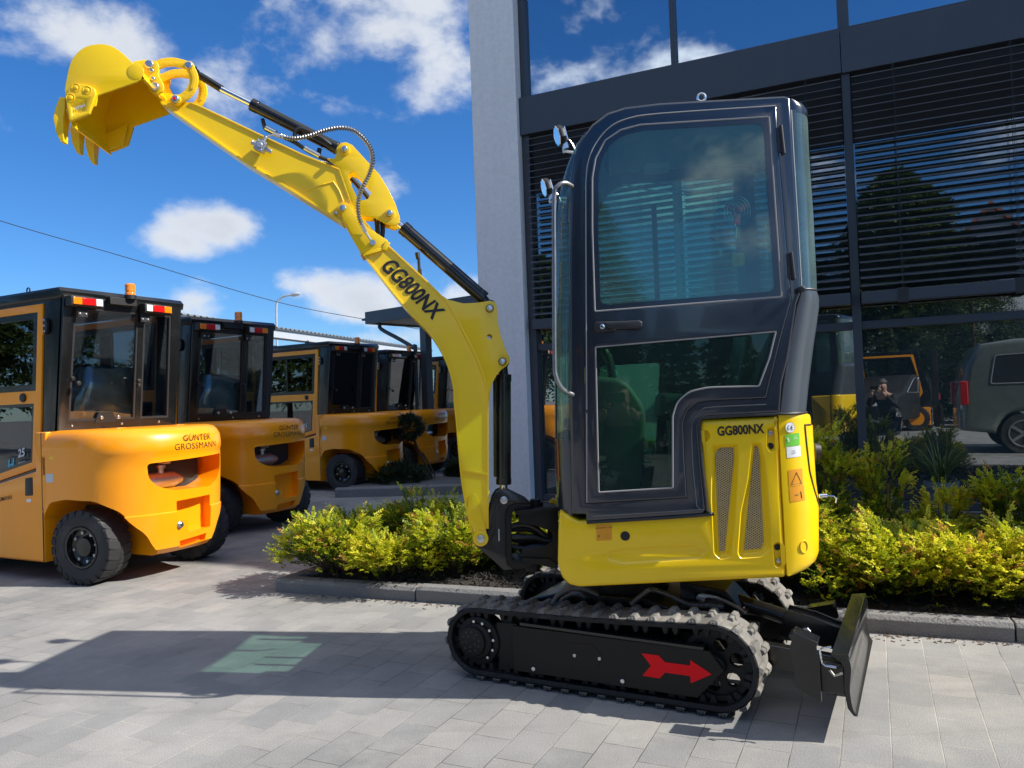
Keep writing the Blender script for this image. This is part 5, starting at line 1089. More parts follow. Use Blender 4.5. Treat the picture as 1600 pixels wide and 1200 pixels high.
m = MB()
for k, (dy, ww) in enumerate(((0, -.02), (12, .0), (26, -.03), (40, .02), (52, -.01))):
    m.tube(smooth([bpt(*x4(395, 560+dy*4), ww), bpt(*x4(520, 540+dy*5), ww), bpt(*x4(640, 570+dy*4), ww), bpt(*x4(760, 660+dy*2), ww), bpt(*x4(860, 700), ww)], 6), .011, 8)
m.build('hose_bundle', 'hose', EX)
m = MB(HF); m.prism(HP([x4(780, 340), x4(785, 290), x4(825, 258), x4(880, 300), x4(890, 330)], .3), .30, .33); m.build('front_cover', 'yellow', EX)
ORG[0] = np.zeros(3)
# ================================================================ FORKLIFTS
LF = Fr(0, 0, 0)               # u = backwards, w = from the near side to the far side
GF = Fr(0, 0, -90)             # seen from behind: u = across, w = forwards
def lift_cw_u(w, z=.6, sc=1.0):
    """how far back the counterweight reaches at width w"""
    a = abs(w-.55)/.55; return -.12+.60*sc*max(0., 1-min(a, 1)**2.5)**(1/2.5)
def build_forklift():
    root = empty('forklift', (0, 0, 0), label='x', cat='forklift')
    # counterweight
    m = MB(LF); lv = [(.165, .80, .03), (.18, .88, .012), (.21, .93, .003), (.30, .955, 0), (.40, .97, 0), (.455, .975, 0), (.462, .958, .004), (.55, .965, .002), (.75, .985, 0), (.875, .99, 0), (.885, 1.0, -.004), (.93, 1.0, -.004), (.985, .985, 0), (1.02, .95, .015), (1.045, .90, .035), (1.056, .82, .065)]
    ws = list(np.linspace(0, 1, 34)); rows = []
    for z, k, ins in lv:
        pl = [(-.34, ins)]
        for t in ws:
            a = math.pi*t; cx = -math.cos(a); sx = math.sin(a); e = 2/2.5
            w = .55+(.55-ins)*math.copysign(abs(cx)**e, cx); u = -.12+.60*k*abs(sx)**e; pl.append((u, w))
        pl.append((-.34, 1.1-ins)); rows.append([(u, w, z) for u, w in pl])
    m.grid(rows, True); n = len(rows[0]); m.add(rows[0], [tuple(range(n))]); m.add(rows[-1], [tuple(range(n))[::-1]]); cw = m.build('counterweight', 'orange', root)
    def cutter(fr, poly, a, b, bev=.012): c = MB(fr); c.prism(poly, a, b); return c.build('cut', 'orange', None)
    arch = rnd([(-.36, -.1), (-.34, .47), (-.27, .56), (-.10, .585), (.16, .575), (.30, .50), (.40, .33), (.43, -.1)], .04)
    cut = [cutter(LF, arch, -.1, .33), cutter(LF, arch, .77, 1.2)]
    cut += [cutter(GF, rnd([(.25, .81), (.93, .835), (.92, .72), (.85, .64), (.75, .60), (.42, .61), (.31, .65), (.26, .71)], .03), -.7, -.12)]
    cut += [cutter(GF, rnd([(.45, .53), (.76, .54), (.76, .30), (.55, .295), (.54, .385), (.46, .385)], .012), -.7, -.36), cutter(GF, rnd([(.48, .245), (.72, .262), (.71, .212), (.49, .195)], .006), -.7, -.38)]
    boolean(cw, cut); cw.data.materials.clear(); cw.data.materials.append(MAT['orange']); q = cw.modifiers.new('bevel', 'BEVEL'); q.width = .008; q.segments = 3; q.limit_method = 'ANGLE'; q.angle_limit = R(42)
    m = MB(GF); m.box(.22, .86, -.20, -.13, .60, .84); m.build('bay_shade_block', 'ink', cw)  # black block, shade inside the opening put into its colour
    m = MB(LF); m.tube([(.20, .30, .66), (.20, .38, .665), (.20, .62, .665), (.20, .70, .66)], [.03, .06, .06, .03], 20); gt = m.build('gas_tank', 'alu', cw)
    m = MB(LF); m.cyl((.21, .52, .70), (.21, .52, .755), .022); m.cyl((.21, .52, .755), (.21, .52, .775), .034); m.cyl((.21, .50, .79), (.21, .60, .79), .011); m.build('tank_valve', 'alu', gt)
    m = MB(LF); m.cyl((.34, .475, .36), (.462, .475, .36), .026); m.cyl((.455, .475, .36), (.475, .475, .36), .018); m.build('tow_pin', 'steel', cw, bevel=.003)
    for s_, z, sz in (('G\u00dcNTER', .968, .056), ('GROSSMANN', .908, .056)):
        t = text(s_, 'lettering', 'ink', cw, (0, .63, z), (0, 1, 0), NZ, sz*1.12, 1.0, .0, depth=0, spacing=1.08)
        for v in t.data.vertices: v.co.x = lift_cw_u(v.co.y, sc=.998)+.0025
    # side body
    m = MB(LF); m.prism(rnd([(-1.95, .14), (-.345, .14), (-.345, .50), (-.30, .60), (-.30, 1.05), (-.42, 1.05), (-.42, .775), (-.95, .665), (-1.35, .60), (-1.95, .60)], .008), 0, 1.1, r=.012, r1=.012); sb_ = m.build('chassis', 'orange', root, ang=42)
    m = MB(LF); m.prism(rnd([(-.545, .60), (-.455, .605), (-.455, .735), (-.54, .725)], .012), -.003, .004, r=.002); m.build('step_shade_insert', 'ink', sb_)  # dark insert on the surface, shade of the step recess put into its colour
    m = MB(LF); m.prism([(-.53, .555), (-.48, .56), (-.48, .582), (-.53, .577)], -.001, .0005); m.build('plate_label', 'white', sb_)
    text('G\u00dcNTER GROSSMANN', 'lettering', 'ink', sb_, (-.93, -.0015, .555), (math.cos(.14), 0, math.sin(.14)), (-math.sin(.14), 0, math.cos(.14)), .045, 1, .002, depth=.0005)
    m = MB(LF); m.prism([(-.352, .50), (-.346, .50), (-.346, 1.045), (-.352, 1.045)], -.0015, .002); m.prism([(-.352, .14), (-.346, .14), (-.346, .49), (-.352, .49)], -.0015, .002); m.build('panel_gap', 'ink', sb_)
    for u_, w_ in ((.05, .30), (.05, .80)): m = MB(LF); m.box(u_-.05, u_+.05, w_-.035, w_+.035, 1.05, 1.060); m.build('bonnet_hinge', 'orange', cw, bevel=.003)
    m = MB(LF); m.prism([(-.30, .70), (-.22, .70), (-.22, .76), (-.30, .76)], -.0012, .001); m.build('rating_plate', 'silver_label', cw)
    m = MB(LF); m.prism([(-.26, .86), (-.205, .86), (-.2325, .905)], -.0012, .001); m.build('warning_sticker', 'yellow', cw)
    m = MB(LF); m.box(-1.95, -.1, .30, .80, .12, .5); m.build('underframe', 'ink', root)
    m = MB(LF); m.prism(rnd([(-1.3, .6), (-.45, .78), (-.45, .9), (-.62, 1.0), (-1.3, .86)], .04), .25, .85, r=.03, r1=.03); m.build('engine_bonnet', 'orange', root)
    # cab
    m = MB(LF); out = [(-.27, .93), (-.16, 2.02), (-1.72, 2.02), (-1.98, 1.0), (-1.98, .60), (-1.35, .60), (-.95, .668), (-.40, .79)]; dh = [(-.445, .80), (-.37, 1.965), (-1.62, 1.965), (-1.80, .98), (-1.62, .64), (-.95, .69)]
    CB = None
    for w in (.06, .99):
        m = MB(LF); m.prism(out, w, w+.05, r=.004, r1=.004, holes=[dh]); o = m.build('cab_side_frame', 'black_paint', root); CB = CB or o
        s_ = -1 if w < .5 else 1; wf = w-.012 if s_ < 0 else w+.037
        m = MB(LF); up_ = [(-.475, 1.345), (-.43, 1.905), (-1.56, 1.905), (-1.71, 1.345)]; lo_ = [(-.50, 1.255), (-.535, .835), (-.95, .745), (-1.58, .70), (-1.735, 1.0), (-1.73, 1.255)]
        do = offset(ccw(dh), .004); m.prism(do, wf, wf+.025, r=.003, r1=.003, holes=[up_, lo_]); d_ = m.build('cab_door', 'orange', root)
        m = MB(LF)
        for hl in (up_, lo_): h2 = offset(ccw(hl), .001); m.prism(h2, wf+.002, wf+.020, holes=[offset(h2, .045 if hl is up_ else .022)])
        m.build('window_frame', 'black_paint', d_)
        m = MB(LF)
        for hl in (up_, lo_): m.prism(offset(ccw(hl), .02), wf+.010, wf+.014)
        dw = m.build('door_window', 'lift_glass', d_)
        m = MB(LF); m.box(-1.02, -.995, wf+.004, wf+.018, 1.37, 1.88); m.build('sliding_bar', 'black_paint', d_)
        m = MB(LF); m.disc((-.62, 1.30), .032, wf-.014 if s_ < 0 else wf+.025, wf if s_ < 0 else wf+.039, bev=.004); m.build('door_knob', 'ink', d_)
        for z in (1.80, .98):
            uu = -.395+(z-.8)*.06; m = MB(LF); m.box(uu-.045, uu-.02, wf-.004 if s_ < 0 else wf+.02, wf+.004 if s_ < 0 else wf+.03, z-.06, z+.06); m.build('hinge_tab', 'orange', d_)
            m = MB(LF); ww = wf-.014 if s_ < 0 else wf+.02
            m.prism(rnd([(uu-.018, z-.06), (uu+.02, z-.045), (uu+.03, z), (uu+.02, z+.045), (uu-.018, z+.06)], .01), ww, ww+.018); hg = m.build('hinge', 'ink', d_)
            m = MB(LF)
            for dz in (-.04, 0, .04): m.disc((uu, z+dz), .008, ww-.004, ww+.022, bev=.001)
            m.build('hinge_bolt', 'alu', hg)
        if s_ < 0:
            a = R(9); du = (math.cos(a), 0, math.sin(a)); dv = (-math.sin(a)+.25, 0, math.cos(a)); t = text('H', 'series_letter', 'blue_label', dw, (-.80, wf+.006, .81), du, dv, .115, 1, .03, depth=.0005)
            text('25', 'series_number', 'silver_label', dw, (-.67, wf+.006, .90), du, dv, .085, 1, .03, depth=.0005); text('SERIES', 'series_word', 'silver_label', dw, (-.67, wf+.006, .825), du, dv, .032, 1, .01, depth=.0005)
    # roof and rear frame
    m = MB(LF); m.prism([(-.15, 1.985), (-.14, 2.03), (-.17, 2.06), (-1.70, 2.06), (-1.76, 2.02), (-1.74, 1.985)], .035, 1.065, r=.01, r1=.01); rf_ = m.build('roof', 'black_paint', root)
    m = MB(LF); m.ring([(-.62+.018*math.cos(a), .10, 2.085+.018*math.sin(a)) for a in np.linspace(0, 2*math.pi, 17)[:-1]], .005, 6); m.build('lifting_eye', 'ink', rf_)
    def lean(ob):   # lean the rear screen so that its foot stands further in
        for v in ob.data.vertices: v.co.x += -.11*(2.0-v.co.z)/1.0
    m = MB(GF); w_big = [(.13, 1.115), (.665, 1.115), (.655, 1.93), (.14, 1.93)]; w_sm = [(.71, 1.115), (.97, 1.115), (.95, 1.93), (.70, 1.93)]
    m.prism([(.06, .95), (1.04, .95), (1.04, 2.0), (.06, 2.0)], .145, .185, r=.003, holes=[w_big, w_sm]); rr_f = m.build('rear_frame', 'black_paint', root); lean(rr_f)
    m = MB(GF)
    for h in (w_big, w_sm): m.prism(offset(ccw(h), .001), .148, .16, holes=[offset(ccw(h), .016)])
    o = m.build('window_seal', 'seal_dark', rr_f); lean(o)
    m = MB(GF); m.prism(w_big, .16, .165); m.prism(w_sm, .16, .165); o = m.build('rear_window', 'lift_glass', root); lean(o); RW = o
    m = MB(GF)
    for c in ((.15, 1.42), (.15, 1.385), (.635, 1.405), (.635, 1.37)): m.disc(c, .016, .135, .165, bev=.004)
    o = m.build('window_latch', 'ink', RW); lean(o)
    m = MB(GF); m.prism([(.33, 1.10), (.50, 1.10), (.47, 1.175), (.36, 1.175)], .140, .158); o = m.build('latch_plate', 'ink', RW); lean(o)
    m = MB(GF)
    for c in ((.38, 1.135), (.45, 1.135)): m.disc(c, .013, .130, .142, bev=.003)
    o = m.build('latch_knob', 'steel', RW); lean(o)
    m = MB(GF)
    for x in (.16, .48, .80): m.disc((x, 1.085), .007, .138, .150, bev=.002)
    o = m.build('frame_bolt', 'steel', rr_f); lean(o)
    for x0, x1 in ((.075, .30), (.66, .885)):
        m = MB(GF); m.box(x0-.01, x1+.01, .075, .145, 1.925, 1.995); lb = m.build('light_housing', 'ink', root, bevel=.004)
        third = (x1-x0)/3; outer_first = x0 < .5; names = [('indicator_lens', 'amber'), ('brake_lens', 'red_lens'), ('reversing_lens', 'clear_lens')]
        if not outer_first: names = names[::-1]
        segs = [(0, .30), (.30, .76), (.76, 1)] if outer_first else [(0, .24), (.24, .70), (.70, 1)]
        for (a, b), (nm, mt) in zip(segs, names): m = MB(GF); m.box(x0+(x1-x0)*a+.001, x0+(x1-x0)*b-.001, .066, .080, 1.935, 1.985); m.build(nm, mt, lb, bevel=.003)
        cx = x0+.10 if outer_first else x0+.02; m = MB(GF); m.box(cx-.035, cx+.04, .118, .124, 1.855, 1.925); m.build('light_bracket', 'seal_dark', lb, bevel=.002)
        m = MB(GF)
        for q in (-.02, .025): m.disc((cx+q, 1.875), .008, .110, .120, bev=.002)
        m.build('bracket_bolt', 'steel', lb)
    m = MB(GF); m.box(.38, .60, .10, .16, 1.965, 2.02); m.build('beacon_bracket', 'ink', root, bevel=.003)
    m = MB(); m.cyl((-.10, .545, 2.015), (-.10, .545, 2.045), .042); bc_ = m.build('beacon', 'ink', root)
    m = MB(); m.tube([(-.10, .545, 2.043), (-.10, .545, 2.06), (-.10, .545, 2.066), (-.10, .545, 2.085), (-.10, .545, 2.09), (-.10, .545, 2.12), (-.10, .545, 2.132)], [.038, .038, .034, .038, .036, .038, .030], 22); m.build('beacon_lens', 'amber', bc_)
    # seat, wrapped in film
    m = MB(LF); m.prism(rnd([(-.98, .98), (-.50, .94), (-.50, 1.04), (-.98, 1.08)], .04), .30, .78, r=.03, r1=.03); m.prism(rnd([(-.56, .98), (-.46, .98), (-.38, 1.42), (-.46, 1.46)], .04), .30, .76, r=.05, r1=.05); se = m.build('seat', 'seat_vinyl', root)
    rs = random.Random(11); m = MB(); rows = []
    for i in range(11):
        t = i/10; z = .96+.55*t; hw = .29*(1-.28*t**4); ro = []
        for j in range(28):
            a = 2*math.pi*j/28; k = 1+rs.uniform(-.05, .05); dx = .12*(1-.5*t**5)*math.copysign(abs(math.cos(a))**.6, math.cos(a))*k; dy = hw*math.copysign(abs(math.sin(a))**.6, math.sin(a))*k; ro.append((-.475+.09*t+dx, .53+dy, z+rs.uniform(-.01, .01)))
        rows.append(ro)
    m.grid(rows, True); m.add(rows[-1], [tuple(range(28))]); m.build('seat_wrap', 'wrap', se, ang=25)
    m = MB(); ct = np.array([-1.30, .53, 1.28]); ax = np.array([.35, 0, .94]); sd = np.array([0, 1, 0.]); fd = np.cross(ax, sd); m.ring([ct+sd*.17*math.cos(a)+fd*.17*math.sin(a) for a in np.linspace(0, 2*math.pi, 33)[:-1]], .014, 8); m.tube([ct, ct-ax*.5], .03, 10); m.tube([ct-sd*.16, ct+sd*.16], .010, 6); m.build('steering_wheel', 'ink', root)
    m = MB(LF); m.box(-1.80, -1.45, .12, .98, .60, 1.05); m.build('dashboard', 'ink', root, bevel=.02)
    # wheels
    def wheel(cx, cw_, rad, wd, near, steer=0.):
        sg = -1 if near else 1; m = MB(); nA = 44
        prof = [(.55*rad, .40), (.60*rad, .47), (.80*rad, .50), (.93*rad, .48), (.985*rad, .42), (.99*rad, 0), (.985*rad, -.42), (.93*rad, -.48), (.80*rad, -.50), (.60*rad, -.47), (.55*rad, -.40)]
        def P(r, w, a):
            x, y = r*math.cos(a), w*wd; xs, ys = x*math.cos(steer)-y*math.sin(steer), x*math.sin(steer)+y*math.cos(steer); return (cx+xs, cw_+ys, rad+r*math.sin(a))
        m.grid([[P(r, w, 2*math.pi*j/nA) for j in range(nA)] for r, w in prof+prof[:1]], True)
        nl = 22
        for i in range(nl):
            for s_ in (-1, 1):
                a0 = 2*math.pi*(i+.25*s_)/nl; da = 2*math.pi/nl
                def q(r, w, a): return P(r, w*s_, a)
                tp_ = []
                for r in (.97*rad, 1.0*rad):
                    tp_ += [q(r, .03, a0-da*.02), q(r, .30, a0+da*.10), q(r, .505 if r < rad else .49, a0+da*.30), q(r, .505 if r < rad else .49, a0+da*1.02), q(r, .30, a0+da*.88), q(r, .03, a0+da*.72)]
                m.add(tp_, [(0, 1, 2, 3, 4, 5), (6, 7, 8, 9, 10, 11)]+[(k, (k+1) % 6, 6+(k+1) % 6, 6+k) for k in range(6)])
                # shoulder lug running down the wall
                sh_ = [q(.995*rad, .49, a0+da*.30), q(.995*rad, .49, a0+da*1.02), q(.86*rad, .515, a0+da*.95), q(.86*rad, .515, a0+da*.37)]; m.add(sh_, [(0, 1, 2, 3)])
        w_ = m.build('wheel', 'rubber', root, ang=30)
        m = MB(); m.grid([[P(r, w, 2*math.pi*j/36) for j in range(36)] for r, w in ((.56*rad, .42*sg), (.55*rad, .45*sg), (.50*rad, .45*sg), (.47*rad, .25*sg), (.30*rad, .18*sg), (.28*rad, .22*sg), (.24*rad, .34*sg), (.10*rad, .36*sg), (.001, .36*sg))], True); m.build('rim', 'black_paint', w_)
        m = MB()
        for i in range(8):
            a = 2*math.pi*i/8+.2; c = P(.385*rad, .20*sg, a); c2 = P(.385*rad, .30*sg, a); m.cyl(c, c2, .011, n=6)
        m.build('wheel_nut', 'alu', w_)
    wheel(.0, .12, .255, .20, True, R(9)); wheel(.0, .98, .255, .20, False, R(9)); wheel(-1.62, .10, .32, .22, True); wheel(-1.62, 1.0, .32, .22, False)
    m = MB(LF); m.cyl((0, .25, .25), (0, .85, .25), .06); m.build('rear_axle', 'ink', root)
    # mast and forks
    m = MB(LF)
    for w in (.27, .75): m.box(-2.17, -2.05, w, w+.07, .08, 2.05)
    for z in (.5, 1.2, 1.95): m.box(-2.12, -2.06, .34, .75, z, z+.08)
    m.box(-2.22, -2.17, .15, .95, .2, .65); m.build('mast', 'ink', root, bevel=.004)
    m = MB(LF); 
    for w in (.30, .70): m.prism([(-2.25, .62), (-2.22, .62), (-2.22, .05), (-3.3, .04), (-3.3, .06), (-2.26, .09)], w, w+.10)
    m.build('fork', 'ink', root)
    return root
lift0 = build_forklift()
def lift_root(px, py, ang, h=2.03, u=-.16, w=.07):
    p = ground(px, py, h); f = Fr(0, 0, ang); q = np.array([p[0], p[1], 0])-f.u*u-f.w*w; return q
LB = lift_root(302, 499, 31); LC = lift_root(516, 533, 31, 2.06); LD = lift_root(606, 546, 31, 2.06); LE = lift_root(700, 556, 31, 2.06)
lifts = [((-3.00, 5.27), 27, 'orange forklift at the left edge, nearest one, in sun with a black tyre showing'),
         ((LB[0], LB[1]), 31, 'orange forklift right behind the nearest one, its rear in the shade'),
         ((LC[0], LC[1]), 31, 'shaded orange forklift with its side door window facing the planted island'),
         ((LD[0], LD[1]), 31, 'orange forklift in the dark behind the small round topiary tree'),
         ((LE[0], LE[1]), 31, 'farthest orange forklift, half hidden by the curved yellow boom')]
for i, ((x, y), a, lb) in enumerate(lifts):
    o = lift0 if i == 0 else copy_tree(lift0); o.location = (x, y, 0); o.rotation_euler = (0, 0, -R(a)); tag(o, lb, 'forklift', 'orange forklifts parked in a row')
# forklift copy added behind the photographer, stands in for the diggers mirrored there
for (u, d), a, lb in (((-1.35, 14.2), 205, 'orange forklift standing in for a digger mirrored in the shop window beside the dark mullion'),):
    o = copy_tree(lift0); p = WF.pt(u, 0, -d); o.location = (p[0], p[1], 0); o.rotation_euler = (0, 0, -R(a)); tag(o, lb, 'forklift', 'stand-ins for machines seen in the window reflection')
# ================================================================ PLANTS
def quads_obj(name, V, vals, material, parent):
    """V: (n,4,3) quads; vals: one number per quad"""
    n = len(V); me = bpy.data.meshes.new(name); me.vertices.add(n*4); me.vertices.foreach_set('co', (V.reshape(-1, 3)-ORG[0]).astype(np.float32).ravel())
    me.loops.add(n*4); me.loops.foreach_set('vertex_index', np.arange(n*4, dtype=np.int32)); me.polygons.add(n); me.polygons.foreach_set('loop_start', np.arange(0, n*4, 4, dtype=np.int32)); me.polygons.foreach_set('loop_total', np.full(n, 4, np.int32)); me.update(calc_edges=True)
    a = me.attributes.new('shoot', 'FLOAT', 'FACE'); a.data.foreach_set('value', vals.astype(np.float32)); me.materials.append(MAT[material]); ob = bpy.data.objects.new(name, me); COL.objects.link(ob); ob.parent = parent; return ob
def norm(a): return a/(np.linalg.norm(a, axis=-1, keepdims=True)+1e-9)
def shoots(rg, P, D, L, npair, nl, nw, vals, droop=.0, flat=.5):
    """shoots at P pointing along D: rows of paired needles; returns quads and values"""
    n = len(P); up = np.array([0, 0, 1.]); S = norm(np.cross(D, up+rg.normal(0, .35, (n, 3)))); U = np.cross(S, D); t = np.linspace(.08, 1, npair)
    Q = []; W = []
    for k, tt in enumerate(t):
        for sg in (-1, 1):
            b = P+D*(L*tt)[:, None]-up*(droop*L*tt*tt)[:, None]; ang = .95-.35*tt; tw = rg.normal(0, flat, n)
            dr = norm(D*math.cos(ang)+(S*np.cos(tw)[:, None]+U*np.sin(tw)[:, None])*sg*math.sin(ang)+rg.normal(0, .12, (n, 3))); l_ = nl*(1-.45*tt)*rg.uniform(.8, 1.2, n); sd = norm(np.cross(dr, U+rg.normal(0, .3, (n, 3))))
            e = b+dr*l_[:, None]; w_ = nw; Q.append(np.stack([b-sd*w_*.4, b+dr*(l_*.5)[:, None]-sd*w_, e, b+dr*(l_*.5)[:, None]+sd*w_], 1)); W.append(vals)
    return np.concatenate(Q), np.concatenate(W)
def make_yew(seed, rx, h, nb=40, ns=42, tall=.0):
    """spreading yew: arching branches set with short shoots"""
    rg = np.random.default_rng(seed); P = []; D = []; T = []; stems = []
    for b in range(nb):
        a = rg.uniform(0, 2*np.pi); ext = rx*rg.uniform(.45, 1.05); hh = h*rg.uniform(.45, 1.0)*(1.25-.55*ext/rx)
        if rg.random() < tall: hh = h*rg.uniform(1.4, 2.1); ext *= .55
        pts = []
        for i in range(9):
            t = i/8; pts.append(np.array([math.cos(a)*ext*t**.8, math.sin(a)*ext*t**.8, .03+hh*(1-(1-t)**1.8)*(1-.10*t)]))
        pts = np.array(pts); stems.append(pts)
        for s in range(ns):
            t = rg.uniform(.12, 1)**.75; i = min(int(t*8), 7); f = t*8-i; p = pts[i]*(1-f)+pts[i+1]*f; d = norm(pts[i+1]-pts[i]); sd = norm(np.cross(d, [0, 0, 1])); q = rg.uniform(-1, 1); ln = .30*rx*(1-.6*t)
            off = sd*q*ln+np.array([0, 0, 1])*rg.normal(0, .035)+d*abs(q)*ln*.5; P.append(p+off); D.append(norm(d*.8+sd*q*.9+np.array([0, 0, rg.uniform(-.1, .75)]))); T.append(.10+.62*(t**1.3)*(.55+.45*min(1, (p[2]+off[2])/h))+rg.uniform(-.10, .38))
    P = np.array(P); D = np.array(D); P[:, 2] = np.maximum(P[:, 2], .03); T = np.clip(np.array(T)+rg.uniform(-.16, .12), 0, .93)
    br = rg.random(len(T)) < .055; T[br] = 1.0
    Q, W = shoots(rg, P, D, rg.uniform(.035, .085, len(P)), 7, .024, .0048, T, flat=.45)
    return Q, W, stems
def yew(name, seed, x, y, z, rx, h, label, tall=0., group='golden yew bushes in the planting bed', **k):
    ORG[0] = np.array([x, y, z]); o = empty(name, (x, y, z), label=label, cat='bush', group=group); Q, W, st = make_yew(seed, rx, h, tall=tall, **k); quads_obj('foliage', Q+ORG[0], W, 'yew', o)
    m = MB()
    for s in st: m.tube(list(s+ORG[0]), [.006*(1-i/10) for i in range(9)], 5, cap=False)
    m.build('stem', 'bark', o); ORG[0] = np.zeros(3); return o
yb = [ # pixel on the ground, radius, height, share of tall leaders, label
 ((520, 893), .36, .40, .0, 'bright yellow green bush at the left corner of the kerbed bed'),
 ((620, 897), .36, .31, .0, 'low golden bush leaning over the kerb just left of the boom foot'),
 ((712, 893), .37, .44, .0, 'golden bush directly behind the lower end of the boom'),
 ((560, 862), .34, .34, .0, 'duller green bush in the second row behind the left corner bush'),
 ((655, 862), .42, .44, .0, 'taller shaded bush behind the boom on its left side'),
 ((742, 868), .38, .38, .0, 'bush behind the black swing post of the excavator'),
 ((835, 868), .36, .32, .0, 'low bush between the black swing bracket and the plaster pillar'),
 ((930, 890), .36, .30, .0, 'low bush hidden under the yellow engine housing'),
 ((1235, 915), .32, .46, .0, 'golden bush right behind the yellow counterweight'),
 ((1330, 925), .36, .33, .0, 'golden bush behind the raised dozer blade'),
 ((1425, 928), .38, .42, .0, 'broad golden bush right of the dozer blade near the kerb'),
 ((1525, 932), .33, .34, .0, 'golden bush near the kerb under the grey plant pot'),
 ((1625, 935), .36, .40, .0, 'golden bush cut by the right edge of the picture'),
 ((1290, 868), .32, .42, .30, 'green bush with tall upright shoots beside the counterweight latch'),
 ((1385, 868), .32, .34, .25, 'greener bush with brown tipped shoots left of the plant pot'),
 ((1475, 872), .30, .22, .08, 'greener bush with raised shoots just in front of the plant pot'),
 ((1580, 880), .32, .27, .15, 'greener bush with one long leaning shoot below the marker post')]
for i, ((px, py), rx, h, tl, lb) in enumerate(yb):
    x, y = ground(px, py, .08); yew('yew_bush', 20+i, x, y, .05, rx, h, lb, tall=tl)
# ---- kerbed island with topiary
ik = Fr(*ground(523, 778), 4); kb = MB(); kerb_run(kb, ik, 0, 1.55, 0, h=.12); e = ik.pt(1.55, 0, 0); ik2 = Fr(e[0], e[1], -28); kerb_run(kb, ik2, 0, 1.6, 0, h=.12); tag(kb.build('island_kerb', 'kerb', bevel=.004), kind='structure')
m = MB(); m.add([ik.pt(.05, .09, .05), ik.pt(1.5, .09, .05), ik2.pt(1.6, .09, .05), ik2.pt(1.6, .09, 1.2), ik.pt(.05, .09, 1.2)], [(0, 1, 2, 3, 4)]); tag(m.build('island_gravel', 'gravel'), kind='structure')
def needle_ball(name, rg, c, rx, rz, n, L, mt, par, vlo=0., vhi=1., nl=.03, nw=.004, npair=5, low=-1.):
    d = norm(rg.normal(0, 1, (n, 3))); d[:, 2] = np.where(d[:, 2] < low, -d[:, 2], d[:, 2]); r = rg.uniform(.55, 1.0, n)**.6*(1+.12*np.sin(d[:, 0]*7+d[:, 1]*5)+.10*np.sin(d[:, 2]*9+d[:, 1]*6)); P = np.array(c)+d*np.array([rx, rx, rz])*r[:, None]
    D = norm(d+rg.normal(0, .35, (n, 3))+np.array([0, 0, .25])); Q, W = shoots(rg, P, D, np.full(n, L), npair, nl, nw, np.clip(rg.uniform(vlo, vhi, n), 0, 1), flat=.9); return quads_obj(name, Q, W, mt, par)
rg = np.random.default_rng(9)
x, y = ground(678, 757); ORG[0] = np.array([x, y, 0]); tt = empty('topiary_tree', (x, y, 0), label='small topiary pine with one round dark ball on a leaning trunk', cat='tree')
hd = CP+ray(637, 668)*(y/ray(637, 668)[1]); m = MB(); m.tube(smooth([(x, y, 0), (x-.06, y, .18), (hd[0]+.14, y, hd[2]-.32), (hd[0]+.04, y, hd[2]-.08)], 4), [.018]*13, 8); m.tube(smooth([(x+.04, y, 0), (x-.01, y, .2), (hd[0]+.20, y, hd[2]-.36)], 4), .011, 6); m.build('trunk', 'bark', tt)
needle_ball('crown', rg, hd, .20, .165, 1500, .05, 'dark_leaf', tt, nl=.035, nw=.004); ORG[0] = np.zeros(3)
for (px, py), rx, rz, lb in (((620, 762), .42, .24, 'low dark green juniper left of the topiary trunk'), ((722, 752), .24, .22, 'small dark juniper half hidden behind the boom')):
    x, y = ground(px, py); ORG[0] = np.array([x, y, 0]); o = empty('juniper_bush', (x, y, 0), label=lb, cat='bush', group='junipers on the gravel island'); needle_ball('foliage', rg, (x, y, .08), rx, rz, 1800, .06, 'dark_leaf', o, .2, 1, nl=.035, nw=.005, low=0.)
    m = MB()
    for k in range(6): a = k*1.05; m.tube([(x, y, .03), (x+math.cos(a)*rx*.6, y+math.sin(a)*rx*.6, rz*.7)], .006, 5)
    m.build('stem', 'bark', o)
ORG[0] = np.zeros(3)
# ---- dark canopy beyond the pillar
cA = np.array([-2.62, 14.0]); cB = np.array([-.25, 12.0]); dd = (cB-cA)/np.linalg.norm(cB-cA); ang_ = -math.degrees(math.atan2(dd[1], dd[0])); CF = Fr(cA[0], cA[1], ang_); Lc = np.linalg.norm(cB-cA)
ORG[0] = np.array([cB[0], cB[1], 0]); cn = empty('entrance_canopy', tuple(ORG[0]), label='dark grey flat canopy sticking out beyond the plaster pillar', cat='canopy')
m = MB(CF); m.box(0, Lc+2.5, 0, .04, 2.63, 2.85); m.box(0, .04, .042, 2.4, 2.63, 2.85); m.build('fascia', 'anthracite', cn, bevel=.005); m = MB(CF); m.box(.045, Lc+2.5, .045, 2.4, 2.66, 2.82); m.build('roof_deck', 'slat', cn)
m = MB(CF); m.box(-.09, -.005, .0, .3, 2.70, 2.74); m.build('gutter_outlet', 'anthracite', cn); m = MB(CF); m.tube(smooth([CF.pt(.30, 2.62, .1), CF.pt(.32, 2.52, .1), CF.pt(.8, 2.30, .1), CF.pt(1.15, 2.12, .1), CF.pt(1.2, 2.0, .1), CF.pt(1.2, 0, .1)], 4), .035, 10); m.build('downpipe', 'anthracite', cn)
m = MB(CF); m.box(1.32, 1.46, .1, .24, 0, 2.62); m.build('post', 'anthracite', cn); ORG[0] = np.zeros(3)
